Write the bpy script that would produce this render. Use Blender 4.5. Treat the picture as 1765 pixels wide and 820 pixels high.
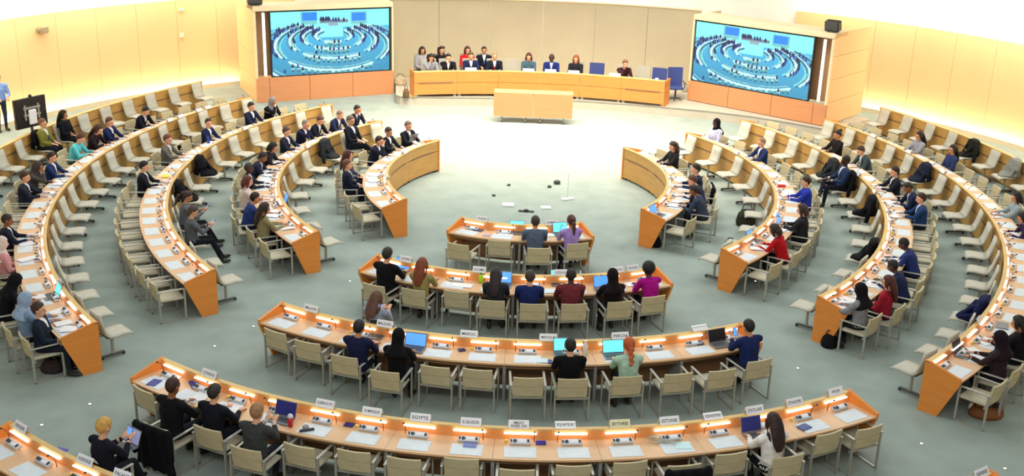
import bpy, bmesh, math, random
import numpy as np
from mathutils import Vector, Matrix
from mathutils.kdtree import KDTree
random.seed(7)
PI = math.pi
sc = bpy.context.scene
for _o in list(bpy.data.objects): bpy.data.objects.remove(_o)
COL = sc.collection

# ------------------------------------------------------------------ camera
CX, CY, FPX = 882.5, 410.0, 1927.7
CAMP = np.array([0.707, -27.808, 8.906]); YAW, PITCH, ROLL = -0.038, -0.339, 0.030
def cam_axes():
    cyw, syw, cp, sp = math.cos(YAW), math.sin(YAW), math.cos(PITCH), math.sin(PITCH)
    f = np.array([syw*cp, cyw*cp, sp]); r = np.array([cyw, -syw, 0.0]); u = np.cross(r, f)
    c, s = math.cos(ROLL), math.sin(ROLL)
    return c*r+s*u, -s*r+c*u, f
AR, AU, AF = cam_axes()
cd = bpy.data.cameras.new('camera'); cam = bpy.data.objects.new('camera', cd); COL.objects.link(cam)
cd.sensor_width = 36.0; cd.lens = FPX*36.0/1765.0; cd.clip_end = 200
cam.matrix_world = Matrix(((AR[0], AU[0], -AF[0], CAMP[0]), (AR[1], AU[1], -AF[1], CAMP[1]), (AR[2], AU[2], -AF[2], CAMP[2]), (0, 0, 0, 1)))
sc.camera = cam
def at(px, py, z):            # where a photo pixel meets the level plane z
    d = AR*((px-CX)/FPX) - AU*((py-CY)/FPX) + AF; t = (z-CAMP[2])/d[2]
    return (CAMP+t*d)[:2]
def proj(P):
    v = np.asarray(P, float)-CAMP; x, y, w = v@AR, v@AU, v@AF
    return CX+FPX*x/w, CY-FPX*y/w

# ------------------------------------------------------------------ light
sc.view_settings.view_transform = 'Standard'; sc.view_settings.look = 'None'
sc.view_settings.gamma = 1.0; sc.view_settings.use_curve_mapping = False
sc.view_settings.exposure = 0.0
W = bpy.data.worlds.new('world'); sc.world = W; W.use_nodes = True
W.node_tree.nodes['Background'].inputs[0].default_value = (0.95, 1.0, 0.97, 1)
W.node_tree.nodes['Background'].inputs[1].default_value = 0.30
def area(name, loc, target, sx, sy, power, col=(1, 1, 1), spread=180):
    l = bpy.data.lights.new(name, 'AREA'); l.shape = 'RECTANGLE'; l.size = sx; l.size_y = sy; l.energy = power; l.color = col
    l.spread = math.radians(spread)
    o = bpy.data.objects.new(name, l); COL.objects.link(o); o.location = loc
    o.rotation_euler = (Vector(target)-Vector(loc)).to_track_quat('-Z', 'Y').to_euler(); return o
area('stage_light', (0, 6.8, 9.5), (0, 7.9, 0), 11, 4, 1700, (1, .83, .63), 105)
area('added_front_fill', (0, -25, 11.5), (0, -6, 0), 16, 2, 900, (1, .99, .96))  # added fill from behind the camera, brightens surfaces that face it
area('floor_light', (0, 1.0, 12.0), (0, 0, 0), 10, 7, 900, (.97, 1, .96))
area('rear_floor_light', (0, -11, 11.5), (0, -10, 0), 12, 4, 330, (.95, 1, .97))
for sgn in (-1, 1):
    area('side_floor_light', (sgn*10, 1.0, 10.5), (sgn*9.5, 0, 0), 4, 9, 560, (1, .97, .90))
    for deg in (178, 162, 146, 130):
        a = math.radians(deg if sgn < 0 else 180-deg)
        area('wall_wash_light', (17.2*math.cos(a), 17.2*math.sin(a), 4.9), (18*math.cos(a), 18*math.sin(a), 2.9), 4.6, .3, 185, (1, .87, .68))
area('upper_wall_light', (0, 15.4, 7.0), (0, 18, 5.0), 12, .6, 700, (1, .93, .80))

# ------------------------------------------------------------------ materials
MATS = {}
def mat(name, col, rough=.55, metal=0.0, emit=None, es=0.0, noise=0.0, nscale=8.0, wood=False, spec=None, stretch=(1, 1, 1)):
    if name in MATS: return MATS[name]
    m = bpy.data.materials.new(name); m.use_nodes = True; nt = m.node_tree; b = nt.nodes['Principled BSDF']
    c = (col[0], col[1], col[2], 1)
    b.inputs['Base Color'].default_value = c; b.inputs['Roughness'].default_value = rough; b.inputs['Metallic'].default_value = metal
    if spec is not None: b.inputs['Specular IOR Level'].default_value = spec
    if emit: b.inputs['Emission Color'].default_value = (*emit, 1); b.inputs['Emission Strength'].default_value = es
    if noise > 0 or wood:
        tc = nt.nodes.new('ShaderNodeTexCoord'); mp = nt.nodes.new('ShaderNodeMapping'); nz = nt.nodes.new('ShaderNodeTexNoise')
        mp.inputs['Scale'].default_value = (1.2, 1.2, 14) if wood else stretch
        nz.inputs['Scale'].default_value = nscale; nz.inputs['Detail'].default_value = 4
        rp = nt.nodes.new('ShaderNodeValToRGB'); k = noise if noise else .12
        rp.color_ramp.elements[0].position = .3; rp.color_ramp.elements[1].position = .7
        rp.color_ramp.elements[0].color = (col[0]*(1-k), col[1]*(1-k), col[2]*(1-k), 1)
        rp.color_ramp.elements[1].color = (min(1, col[0]*(1+k)), min(1, col[1]*(1+k)), min(1, col[2]*(1+k)), 1)
        nt.links.new(tc.outputs['Object'], mp.inputs[0]); nt.links.new(mp.outputs[0], nz.inputs[0])
        nt.links.new(nz.outputs[0], rp.inputs[0]); nt.links.new(rp.outputs[0], b.inputs['Base Color'])
    MATS[name] = m; return m
def cloth(hexs):
    n = 'cloth_'+hexs
    if n in MATS: return MATS[n]
    v = [int(hexs[i:i+2], 16)/255 for i in (0, 2, 4)]; v = [x**2.2 for x in v]
    return mat(n, v, rough=.85, noise=.18, nscale=14, spec=.2)
def flat(hexs, rough=.6, **k):
    n = 'flat_'+hexs+str(rough)
    v = [int(hexs[i:i+2], 16)/255 for i in (0, 2, 4)]; v = [x**2.2 for x in v]
    return mat(n, v, rough=rough, **k)
M_CARPET = mat('carpet', (.32, .385, .355), .95, noise=.09, nscale=1.6, spec=.1)
M_STAGE = mat('stage_carpet', (.52, .48, .40), .9, noise=.06, nscale=2, spec=.1)
M_WOODF = mat('honey_wood', (.58, .32, .085), .5, wood=True, noise=.10, nscale=1.4)
M_WOODE = mat('end_wood', (.80, .28, .045), .45, wood=True, noise=.06, nscale=1.2)
M_WOODT = mat('worktop_wood', (.74, .47, .26), .4, wood=True, noise=.08, nscale=1.2)
M_LEDGE = mat('ledge_wood', (.72, .47, .17), .45, wood=True, noise=.08, nscale=1.5)
M_INNER = mat('inner_wood', (.85, .34, .10), .5, wood=True, noise=.06, nscale=1.2)
M_DARKW = mat('apron_wood', (.25, .13, .06), .6, wood=True, noise=.15, nscale=2)
M_PAD = mat('pad_leather', (.66, .74, .79), .45, noise=.05, nscale=10)
M_LED = mat('led_strip', (1, .97, .9), .5, emit=(1, .96, .90), es=4.6)
M_METAL = mat('satin_metal', (.44, .43, .37), .38, metal=.35)
M_FAB = mat('armchair_fabric', (.56, .49, .31), .8, noise=.07, nscale=9, spec=.2)
M_FAB2 = mat('armchair_seat_fabric', (.58, .53, .40), .8, noise=.07, nscale=9, spec=.2)
M_SHELL = mat('shell_upholstery', (.56, .54, .45), .6, noise=.06, nscale=8, spec=.3)
M_BLACK = mat('black_plastic', (.012, .012, .014), .4)
M_DGREY = mat('dark_grey', (.06, .065, .07), .5)
M_GREY = mat('mid_grey', (.28, .29, .30), .5)
M_CONS = mat('console_silver', (.62, .64, .68), .35, metal=.2)
M_WHITE = mat('white_paper', (.86, .86, .88), .7)
M_CARD = mat('card_white', (.95, .95, .97), .6)
M_INK = mat('ink', (.06, .06, .10), .7)
M_SCR = mat('laptop_screen', (.1, .3, .8), .4, emit=(.10, .36, .95), es=.85)
M_SCRC = mat('laptop_screen_cyan', (.2, .8, .9), .4, emit=(.12, .75, .85), es=.85)
M_ALU = mat('laptop_grey', (.22, .23, .26), .35, metal=.4)
M_NAVYB = flat('2a2f7e', .5); M_CREAM = mat('cream_trim', (.86, .72, .48), .5, noise=.03, nscale=2)
M_WALLP = mat('wall_maple', (.86, .56, .28), .55, noise=.035, nscale=.5, stretch=(1, 1, .3))
M_WALLU = mat('wall_overlit_white', (.90, .87, .80), .8, noise=.02, nscale=1)  # upper wall is overlit maple; that brightness is put into this white
M_BACKW = mat('back_wall_fabric', (.60, .53, .37), .85, noise=.04, nscale=1.0)
M_BOOTH = mat('booth_wood', (.66, .29, .13), .5, wood=True, noise=.05, nscale=1)
M_HEADW = mat('head_table_wood', (.66, .27, .065), .5, wood=True, noise=.07, nscale=1.3)
M_COVE = mat('cove_lamp', (1, .9, .75), .5, emit=(1, .86, .62), es=14.0)
M_GREENL = mat('green_exit_glow', (.1, .8, .4), .5, emit=(.1, .8, .35), es=1.5)

# ------------------------------------------------------------------ object helpers
def link(o, parent=None):
    COL.objects.link(o)
    if parent: o.parent = parent
    return o
def tag(o, label=None, cat=None, group=None, kind=None):
    if label: o['label'] = label
    if cat: o['category'] = cat
    if group: o['group'] = group
    if kind: o['kind'] = kind
    return o
def empty(name, loc=(0, 0, 0), rz=0.0, label=None, cat=None, group=None):
    o = bpy.data.objects.new(name, None); o.empty_display_size = .1; link(o); o.location = loc; o.rotation_euler = (0, 0, rz)
    return tag(o, label, cat, group)
def mesh_obj(name, V, F, m, parent=None, smooth=False):
    me = bpy.data.meshes.new(name); me.from_pydata([tuple(v) for v in V], [], F); me.update()
    bm = bmesh.new(); bm.from_mesh(me); bmesh.ops.recalc_face_normals(bm, faces=bm.faces); bm.to_mesh(me); bm.free()
    me.materials.append(m)
    if smooth: me.polygons.foreach_set('use_smooth', [True]*len(me.polygons))
    return link(bpy.data.objects.new(name, me), parent)
class MB:
    def __init__(s): s.V = []; s.F = []
    def add(s, V, F):
        n = len(s.V); s.V += [tuple(v) for v in V]; s.F += [tuple(i+n for i in f) for f in F]; return s
    def box(s, c, d, rot=None, bev=0.0):
        x, y, z = d[0]/2, d[1]/2, d[2]/2
        if bev > 0:
            b = min(bev, x*.9, y*.9, z*.9)
            bm = bmesh.new(); bmesh.ops.create_cube(bm, size=1.0)
            for v in bm.verts: v.co = Vector((v.co.x*2*x, v.co.y*2*y, v.co.z*2*z))
            bmesh.ops.bevel(bm, geom=list(bm.edges), offset=b, segments=1, affect='EDGES')
            V = [v.co.copy() for v in bm.verts]; F = [[v.index for v in f.verts] for f in bm.faces]; bm.free()
        else:
            V = [Vector((sx*x, sy*y, sz*z)) for sx in (-1, 1) for sy in (-1, 1) for sz in (-1, 1)]
            F = [(0, 1, 3, 2), (4, 6, 7, 5), (0, 4, 5, 1), (2, 3, 7, 6), (0, 2, 6, 4), (1, 5, 7, 3)]
        if rot is not None: V = [rot@v for v in V]
        return s.add([v+Vector(c) for v in V], F)
    def loft(s, pts, rad, n=10, cap=True, up=(0, 0, 1), sq=1.0):
        P = [Vector(p) for p in pts]; rings = []
        for i, p in enumerate(P):
            t = (P[min(i+1, len(P)-1)]-P[max(i-1, 0)]).normalized()
            u = Vector(up)
            if abs(t.dot(u)) > .95: u = Vector((0, 1, 0)) if abs(t.y) < .95 else Vector((1, 0, 0))
            a = t.cross(u).normalized(); b = a.cross(t).normalized()
            r = rad[i] if isinstance(rad[i], (tuple, list)) else (rad[i], rad[i])
            rings.append([p+a*(r[0]*math.cos(2*PI*k/n))+b*(r[1]*math.sin(2*PI*k/n)) for k in range(n)])
        V = [v for r in rings for v in r]; F = []
        for i in range(len(P)-1):
            for k in range(n): F.append((i*n+k, i*n+(k+1) % n, (i+1)*n+(k+1) % n, (i+1)*n+k))
        if cap:
            F.append(tuple(range(n-1, -1, -1))); F.append(tuple(range((len(P)-1)*n, len(P)*n)))
        return s.add(V, F)
    def ell(s, c, r, n=12, m=8, rot=None):
        V = [Vector((0, 0, -r[2]))]
        for j in range(1, m):
            th = -PI/2+PI*j/m
            for k in range(n): V.append(Vector((r[0]*math.cos(th)*math.cos(2*PI*k/n), r[1]*math.cos(th)*math.sin(2*PI*k/n), r[2]*math.sin(th))))
        V.append(Vector((0, 0, r[2]))); F = []
        for k in range(n): F.append((0, 1+(k+1) % n, 1+k)); F.append((len(V)-1, len(V)-1-n+k, len(V)-1-n+(k+1) % n))
        for j in range(m-2):
            for k in range(n): F.append((1+j*n+k, 1+j*n+(k+1) % n, 1+(j+1)*n+(k+1) % n, 1+(j+1)*n+k))
        if rot is not None: V = [rot@v for v in V]
        return s.add([v+Vector(c) for v in V], F)
    def capsule(s, a, b, ra, rb, n=10):
        a = Vector(a); b = Vector(b); d = (b-a); L = d.length or 1e-4; t = d/L
        ps = [a-t*ra*.98, a-t*ra*.7, a, a.lerp(b, .5), b, b+t*rb*.7, b+t*rb*.98]
        rr = [ra*.2, ra*.71, ra, (ra+rb)/2, rb, rb*.71, rb*.2]
        return s.loft(ps, rr, n)
    def arc(s, c, r0, r1, z0, z1, a0, a1, n=12):
        V = []; F = []
        for i in range(n+1):
            a = a0+(a1-a0)*i/n; ca, sa = math.cos(a), math.sin(a)
            for r, z in ((r0, z0), (r1, z0), (r1, z1), (r0, z1)): V.append((c[0]+r*ca, c[1]+r*sa, z))
        for i in range(n):
            for k in range(4): F.append((i*4+k, i*4+(k+1) % 4, (i+1)*4+(k+1) % 4, (i+1)*4+k))
        F.append((0, 3, 2, 1)); F.append((n*4, n*4+1, n*4+2, n*4+3))
        return s.add(V, F)
    def obj(s, name, m, parent=None, smooth=False): return mesh_obj(name, s.V, s.F, m, parent, smooth)
def copy_tree(o, parent=None):
    c = o.copy(); COL.objects.link(c)
    if parent: c.parent = parent
    for ch in o.children: copy_tree(ch, c)
    return c
def remove_tree(o):
    for ch in list(o.children): remove_tree(ch)
    bpy.data.objects.remove(o)
ORD = ['zeroth', 'first', 'second', 'third', 'fourth', 'fifth', 'sixth', 'seventh', 'eighth', 'ninth', 'tenth', 'eleventh', 'twelfth', 'thirteenth', 'fourteenth', 'fifteenth', 'sixteenth', 'seventeenth', 'eighteenth', 'nineteenth', 'twentieth', 'twenty-first', 'twenty-second', 'twenty-third', 'twenty-fourth', 'twenty-fifth', 'twenty-sixth', 'twenty-seventh', 'twenty-eighth']

# ------------------------------------------------------------------ room structure
def struct(o): o['kind'] = 'structure'; return o
mb = MB(); N = 96
mb.add([(0, 0, -.1)]+[(24*math.cos(2*PI*k/N), -8+30*math.sin(2*PI*k/N), -.1) for k in range(N)]+[(0, 0, 0)]+[(24*math.cos(2*PI*k/N), -8+30*math.sin(2*PI*k/N), 0) for k in range(N)],
       [(0, 1+(k+1) % N, 1+k) for k in range(N)]+[(N+1, N+2+k, N+2+(k+1) % N) for k in range(N)]+[(1+k, 1+(k+1) % N, N+2+(k+1) % N, N+2+k) for k in range(N)])
struct(mb.obj('floor', M_CARPET))
D = math.radians
for side, a0, a1 in (('left', 122, 232), ('right', 58, -52)):
    w = struct(empty('wall_'+side)); 
    n = 22; k0 = np.linspace(D(a0), D(a1), n+1)
    for i in range(n):     # maple panels with recessed joints
        e = .0003*(1 if k0[1] > k0[0] else -1)
        MB().arc((0, 0), 18.0, 18.12, 0, 3.25, k0[i]+e, k0[i+1]-e, 4).obj('wall_panel', M_WALLP, w)
    MB().arc((0, 0), 18.125, 18.25, 0, 8.5, D(a0), D(a1), 60).obj('upper_overlit', M_WALLU, w)  # white band stands in for maple washed out by light
    MB().arc((0, 0), 17.955, 18.0, .0, .10, D(a0), D(a1), 60).obj('skirting', M_CREAM, w)
wb = struct(empty('wall_back'))
# back wall behind the dais, spanning the two screen booths
bk = np.linspace(D(112), D(68), 7)
for i in range(6):
    MB().arc((0, 0), 15.7, 15.8, 0, 3.22, bk[i]-.0004, bk[i+1]+.0004, 6).obj('fabric_panel', M_BACKW, wb)
MB().arc((0, 0), 15.66, 15.9, 3.22, 3.27, D(112), D(68), 30).obj('top_rail', M_CREAM, wb)
wu = struct(MB().arc((0, 0), 18.125, 18.25, 0, 8.5, D(122), D(58), 40).obj('wall_rear', M_WALLU))
# cove lamps along the foot of both side walls
for side, a0, a1 in (('left', 129.5, 200), ('right', 50.5, -20)):
    cl = empty('cove_lamp', label='long warm strip lamp along the foot of the %s curved wall' % side, cat='lamp')
    MB().arc((0, 0), 17.70, 17.80, 0.02, .14, D(a0), D(a1), 50).obj('lamp_tube', M_COVE, cl)
    MB().arc((0, 0), 17.60, 17.68, 0.0, .16, D(a0), D(a1), 50).obj('lamp_trough', M_CREAM, cl)

# dais platform
pl = struct(empty('trim_1')); pl['label'] = 'low pale carpeted platform carrying the head table'
fr = [(-5.1, 11.45), (-4.9, 11.17), (-3.3, 11.38), (-1.67, 11.6), (0, 11.7), (1.48, 11.66), (3.56, 11.35), (5.94, 10.75), (7.31, 10.2), (8.4, 9.55), (9.6, 8.7)]
bkp = [(10.6, 9.6), (11.5, 10.6), (8, 13.2), (5.6, 14.8), (2, 15.65), (-2, 15.65), (-5.6, 14.6), (-5.35, 13.1)]
poly = fr+bkp; n = len(poly)
mesh_obj('platform_slab', [(x, y, 0) for x, y in poly]+[(x, y, .28) for x, y in poly], [tuple(range(n)), tuple(range(n, 2*n))]+[(i, (i+1) % n, n+(i+1) % n, n+i) for i in range(n)], M_STAGE, pl)
for i in range(len(fr)-1):
    (x0, y0), (x1, y1) = fr[i], fr[i+1]; d = Vector((x1-x0, y1-y0)); nn = Vector((d.y, -d.x)).normalized()
    V = [(x0, y0, .28), (x1, y1, .28), (x1+nn.x*.02, y1+nn.y*.02, .28), (x0+nn.x*.02, y0+nn.y*.02, .28)]
    mesh_obj('edge_strip', V+[(a, b, .31) for a, b, c in V], [(0, 1, 2, 3), (4, 5, 6, 7), (0, 1, 5, 4), (1, 2, 6, 5), (2, 3, 7, 6), (3, 0, 4, 7)], mat('edge_grey', (.34, .33, .29), .7), pl)

# ------------------------------------------------------------------ screen booths
SCREENS = []
def booth(A, B, z0, sidename, su0, su1, recess_at_start):
    A = Vector((*A, 0)); B = Vector((*B, 0)); d = (B-A).normalized(); L = (B-A).length; nrm = Vector((d.y, -d.x, 0))   # towards the room
    rz = math.atan2(d.y, d.x)
    t = empty('screen_booth', (A.x, A.y, z0), rz, 'maple booth housing the large video screen on the %s of the stage' % sidename, 'screen booth')
    # local x along the front, local y positive = away from the room
    zb, zt, top = (.86 if z0 == 0 else .70), 3.18-z0, 3.36-z0
    cuts = [0, .46, L*.375, L*.69, L] if recess_at_start else [0, L*.31, L*.625, L-.46, L]
    for i in range(4):
        MB().box(((cuts[i]+cuts[i+1])/2, .06, zb/2), (cuts[i+1]-cuts[i]-.012, .12, zb), bev=.006).obj('base_panel', M_BOOTH, t)
    MB().box((L/2, .10, zb/2), (L-.02, .06, zb-.02)).obj('base_backing', M_DGREY, t)
    MB().box((L/2, .5, zt+.1), (L, 1.0, .18), bev=.02).obj('top_beam', M_CREAM, t)
    MB().box((.035 if recess_at_start else L-.035, .05, (zb+zt)/2), (.07, .10, zt-zb)).obj('outer_post', M_CREAM, t)
    MB().box((L-.03 if recess_at_start else .03, .05, (zb+zt)/2), (.06, .10, zt-zb)).obj('inner_post', M_CREAM, t)
    MB().box((L/2, .55, (zb+zt)/2), (L-.1, .06, zt-zb)).obj('booth_back', mat('recess_brown', (.42, .25, .14), .7, noise=.05), t)
    # return side towards the curved wall, built of stacked boards
    xs = 0 if recess_at_start else L
    for k in range(4):
        h = (top)/4
        MB().box((xs+(.03 if recess_at_start else -.03), 1.45, h*(k+.5)), (.06, 2.7, h-.012)).obj('side_board', M_WALLP, t)
    MB().box((L-.03 if recess_at_start else .03, .9, top/2), (.06, 1.7, top)).obj('inner_side', M_BACKW, t)
    xl = .36 if recess_at_start else L-.36
    lp = MB().box((xl, .12, (zb+zt)/2), (.10, .05, zt-zb-.1), bev=.01).obj('strip_lamp', mat('strip_lamp_glow', (1, .97, .85), .5, emit=(1, .93, .75), es=.9), t)
    # the screen itself is a thing of its own
    s = empty('video_screen', (A.x, A.y, z0), rz, 'large wall screen left of the head table showing the assembly hall in blue' if sidename == 'left' else 'large wall screen right of the head table showing the assembly hall in blue', 'screen')
    w = su1-su0
    MB().box(((su0+su1)/2, .11, (zb+zt)/2), (w, .08, zt-zb-.02), bev=.01).obj('bezel', M_BLACK, s)
    SCREENS.append((s, su0+.05, su1-.05, zb+.045, zt-.045, .066))
    # loudspeaker box above
    xk = .12 if recess_at_start else L-.22
    sp = empty('loudspeaker', (A.x+d.x*xk-nrm.x*.25, A.y+d.y*xk-nrm.y*.25, z0+top+.0), rz, 'black stage monitor speaker on top of the %s screen booth' % sidename, 'speaker')
    rot = Matrix.Rotation(.25, 3, 'X')
    MB().box((0, 0, .22), (.50, .26, .34), rot, bev=.03).obj('cabinet', M_BLACK, sp)
    MB().box((0, -.135, .22), (.44, .015, .28), rot, bev=.01).obj('grille', M_DGREY, sp)
    MB().box((0, 0, .025), (.30, .2, .05)).obj('bracket', M_DGREY, sp)
    return t
booth((-9.89, 10.60), (-5.40, 12.98), 0.0, 'left', .55, 4.98, True)
booth((5.39, 12.52), (9.60, 9.13), 0.30, 'right', .06, 4.72, False)

# ------------------------------------------------------------------ desks
HL, HW, PITCHS = .92, .745, .733       # ledge height, worktop height, seat pitch
U_IN, U_OUT = .055, .62
class Row: pass
ROWS = {}
def mkrow(key, c, r, a0, a1, nseats, words, start):
    R = Row(); R.key = key; R.c = c; R.r = r; R.a0 = a0; R.a1 = a1; R.n = nseats; R.words = words; R.start = start
    if nseats:
        R.ang = [a0+(a1-a0)*(i+.5)/nseats for i in range(nseats)]
    ROWS[key] = R; return R
def pos(R, a, off, z=0.0): return (R.c[0]+(R.r+off)*math.cos(a), R.c[1]+(R.r+off)*math.sin(a), z)
def face_in(a): return a+PI/2       # rotation so that local +Y points at the centre of the arc
for sgn, S, W_ in ((-1, 'L', 'left'), (1, 'R', 'right')):
    for k, cx, r, d0, d1 in ((1, 1.3, 4.88, 143.1, 213.6), (2, 1.9, 8.13, 142.6, 220.2), (3, 2.95, 11.69, 143.6, 221.4), (4, 4.11, 15.28, 150.6, 223.0), (5, 5.8, 19.8, 150.9, 197)):
        if sgn > 0: c = (-cx, -.05); a0, a1 = PI-D(d0), PI-D(d1)
        else: c = (cx, -.05); a0, a1 = D(d0), D(d1)
        word = {1: 'innermost', 2: 'second', 3: 'third', 4: 'outermost', 5: 'wall-side'}[k]
        L = abs(a1-a0)*r
        mkrow(S+str(k), c, r, a0, a1, 0 if k == 5 else int(round((L-.1)/PITCHS)), '%s %s desk' % (word, W_), 'stage end')
mkrow('B1', (0, -1.34), 2.9, D(-90-27.8), D(-90+27.8), 4, 'four-seat desk', 'left')
mkrow('B2', (0, -1.74), 5.57, D(-90-30.5), D(-90+30.5), 8, 'eight-seat desk', 'left')
mkrow('B3', (0, -2.29), 8.07, D(-90-30.9), D(-90+30.9), 12, 'twelve-seat desk', 'left')
mkrow('B4', (0, -3.8), 9.61, D(-90-34.9), D(-90+34.9), 16, 'sixteen-seat desk', 'left')
mkrow('B5', (0, -5.0), 11.32, D(-90-37.6), D(-90+37.6), 20, 'lowest desk', 'left')

# per-seat fittings, built once
def console_proto():
    c = MB().box((0, 0, .03), (.30, .10, .05), Matrix.Rotation(.35, 3, 'X'), bev=.008).obj('console', M_CONS)
    r = Matrix.Rotation(.35, 3, 'X')
    MB().box((0, 0, 0), (.0, .0, .0)) 
    b = MB(); b.loft([(-.075, -.012, .052), (-.075, -.018, .062)], [.030, .028], 10); b.obj('speaker_disc', M_DGREY, c)
    MB().box((.03, -.008, .054), (.11, .055, .008), r).obj('display', M_WHITE, c)
    MB().box((.115, -.008, .056), (.03, .05, .012), r).obj('button_block', M_BLACK, c); MB().box((-.128, -.008, .056), (.022, .05, .012), r).obj('button_block', M_BLACK, c)
    return c
CONS = console_proto()
def mic_proto():
    b = MB(); b.loft([(0, 0, 0), (0, -.01, .10), (0, -.05, .18), (0, -.10, .22)], [.006, .005, .005, .005], 6)
    m = b.obj('microphone', M_BLACK)
    MB().ell((0, -.11, .224), (.014, .022, .014), 8, 6).obj('microphone_head', M_BLACK, m)
    return m
MIC = mic_proto()
PAD = MB().box((0, 0, .003), (.46, .30, .007), bev=.003).obj('writing_pad', M_PAD)
LED = MB().box((0, 0, 0), (.47, .03, .022), bev=.004).obj('light_strip', M_LED)
EARP = MB().loft([(0, 0, 0), (0, 0, .03), (0, 0, .045)], [.028, .028, .02], 10).obj('earpiece_holder', mat('amber_plastic', (.8, .6, .12), .4))
def place_part(proto, parent, loc, rz):
    o = copy_tree(proto, parent); o.location = loc; o.rotation_euler = (0, 0, rz); return o
def build_desk(R):
    n = max(6, int(abs(R.a1-R.a0)*R.r/.35)); c = R.c; r = R.r; s = 1 if R.a1 > R.a0 else -1
    side = R.key[0] in 'LR'
    t = empty('curved_desk', (0, 0, 0), 0, {'L': 'curved maple conference desk, the %s in the left block' , 'R': 'curved maple conference desk, the %s in the right block', 'B': 'curved maple %s in the centre block'}[R.key[0]] % (R.words.split()[0] if side else R.words), 'desk', 'curved conference desks')
    if R.key == 'B5': t['label'] = 'curved maple desk cut off by the bottom edge of the picture'
    np_ = max(2, int(round(abs(R.a1-R.a0)*R.r/1.466))); g = .004/r*s
    e = .03/r*s
    pa = np.linspace(R.a0+e, R.a1-e, np_+1)
    for i in range(np_):       # front panels, upper and lower board with a dark slot between
        a, b = pa[i]+g, pa[i+1]-g; m = max(3, int(1.5/.25))
        MB().arc(c, r, r+.03, .06, .60, a, b, m).obj('front_panel', M_WOODF, t)
        MB().arc(c, r, r+.03, .62, HL-.025, a, b, m).obj('front_panel', M_WOODF, t)
        if side:
            q = (b-a)*.10
            MB().arc(c, r-.004, r+.0, .585, .635, a+q*1.2, b-q*1.2, m).obj('air_slot', M_DARKW, t)
        f = MB(); f.box(pos(R, a+(b-a)*.08, .05, .03), (.05, .05, .06)); f.box(pos(R, a+(b-a)*.92, .05, .03), (.05, .05, .06)); f.obj('foot', M_BLACK, t)
    MB().arc(c, r+.032, r+.05, .08, HL-.03, R.a0+e, R.a1-e, n).obj('front_backing', M_DARKW, t)
    MB().arc(c, r-.02, r+U_IN, HL-.025, HL, R.a0, R.a1, n).obj('ledge', M_LEDGE, t)
    MB().arc(c, r+U_IN-.02, r+U_IN-.002, HW, HL-.027, R.a0+e, R.a1-e, n).obj('inner_panel', M_INNER, t)
    nw = max(1, int(round(R.n/2)))
    wa = np.linspace(R.a0+e, R.a1-e, nw+1)
    for i in range(nw):
        gg = .002/r*s
        MB().arc(c, r+.05, r+U_OUT, HW-.03, HW, wa[i]+gg, wa[i+1]-gg, 6).obj('worktop', M_WOODT, t)
        if i: MB().box((0, 0, .36), (.05, .42, .70)).obj('support_leg', M_GREY, t).matrix_local = Matrix.Translation(pos(R, wa[i], .33, 0))@Matrix.Rotation(face_in(wa[i]), 4, 'Z')
    MB().arc(c, r+.10, r+U_OUT-.10, HW-.13, HW-.035, R.a0+e, R.a1-e, n).obj('under_shelf', M_DARKW, t)
    for a, q in ((R.a0, s), (R.a1, -s)):       # trapezoid end panels
        V = []
        for th in (0, .045/r*q):
            for u, z in ((-.02, 0), (-.02, HL+.012), (U_IN, HL+.012), (U_OUT+.0, HW+.045), (U_OUT+.0, HW-.05), (.32, 0)):
                V.append(pos(R, a+th, u, z))
        k = 6; F = [tuple(range(k)), tuple(range(k, 2*k))]+[(i, (i+1) % k, k+(i+1) % k, k+i) for i in range(k)]
        mesh_obj('end_panel', V, F, M_WOODE, t)
    for i, a in enumerate(R.ang):
        rz = face_in(a)
        place_part(LED, t, pos(R, a, U_IN+.020, HL-.060), rz)
        place_part(CONS, t, pos(R, a, U_IN+.12, HW), rz)
        place_part(PAD, t, pos(R, a, U_IN+.36, HW), rz)
        da = (.20 if (i*7) % 3 else -.20)/r
        place_part(MIC, t, pos(R, a+da, U_IN+.06, HW), rz)
        if (i*5+len(R.key)) % 3 == 0: place_part(EARP, t, pos(R, a-da, U_IN+.09, HW), rz)
    return t
for k in ROWS:
    if ROWS[k].n: build_desk(ROWS[k])
for o in (CONS, MIC, PAD, LED, EARP): remove_tree(o)
# wall-side bench fronts (chairs stand against them, no worktop on the room side)
for k in ('L5', 'R5'):
    R = ROWS[k]; s = 1 if R.a1 > R.a0 else -1
    t = empty('wall_bench_front', label='long maple partition behind the last shell seats on the %s' % ('left' if k == 'L5' else 'right'), cat='partition')
    np_ = int(abs(R.a1-R.a0)*R.r/1.466); pa = np.linspace(R.a0, R.a1, np_+1); g = .004/R.r*s
    for i in range(np_):
        MB().arc(R.c, R.r, R.r+.03, .05, .60, pa[i]+g, pa[i+1]-g, 6).obj('front_panel', M_WOODF, t)
        MB().arc(R.c, R.r, R.r+.03, .62, HL-.025, pa[i]+g, pa[i+1]-g, 6).obj('front_panel', M_WOODF, t)
        q = (pa[i+1]-pa[i])*.12
        MB().arc(R.c, R.r-.004, R.r, .585, .635, pa[i]+q, pa[i+1]-q, 6).obj('air_slot', M_DARKW, t)
    MB().arc(R.c, R.r+.032, R.r+.05, .0, HL-.03, R.a0, R.a1, 40).obj('front_backing', M_DARKW, t)
    MB().arc(R.c, R.r-.02, R.r+.10, HL-.025, HL, R.a0, R.a1, 50).obj('ledge', M_LEDGE, t)

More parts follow.
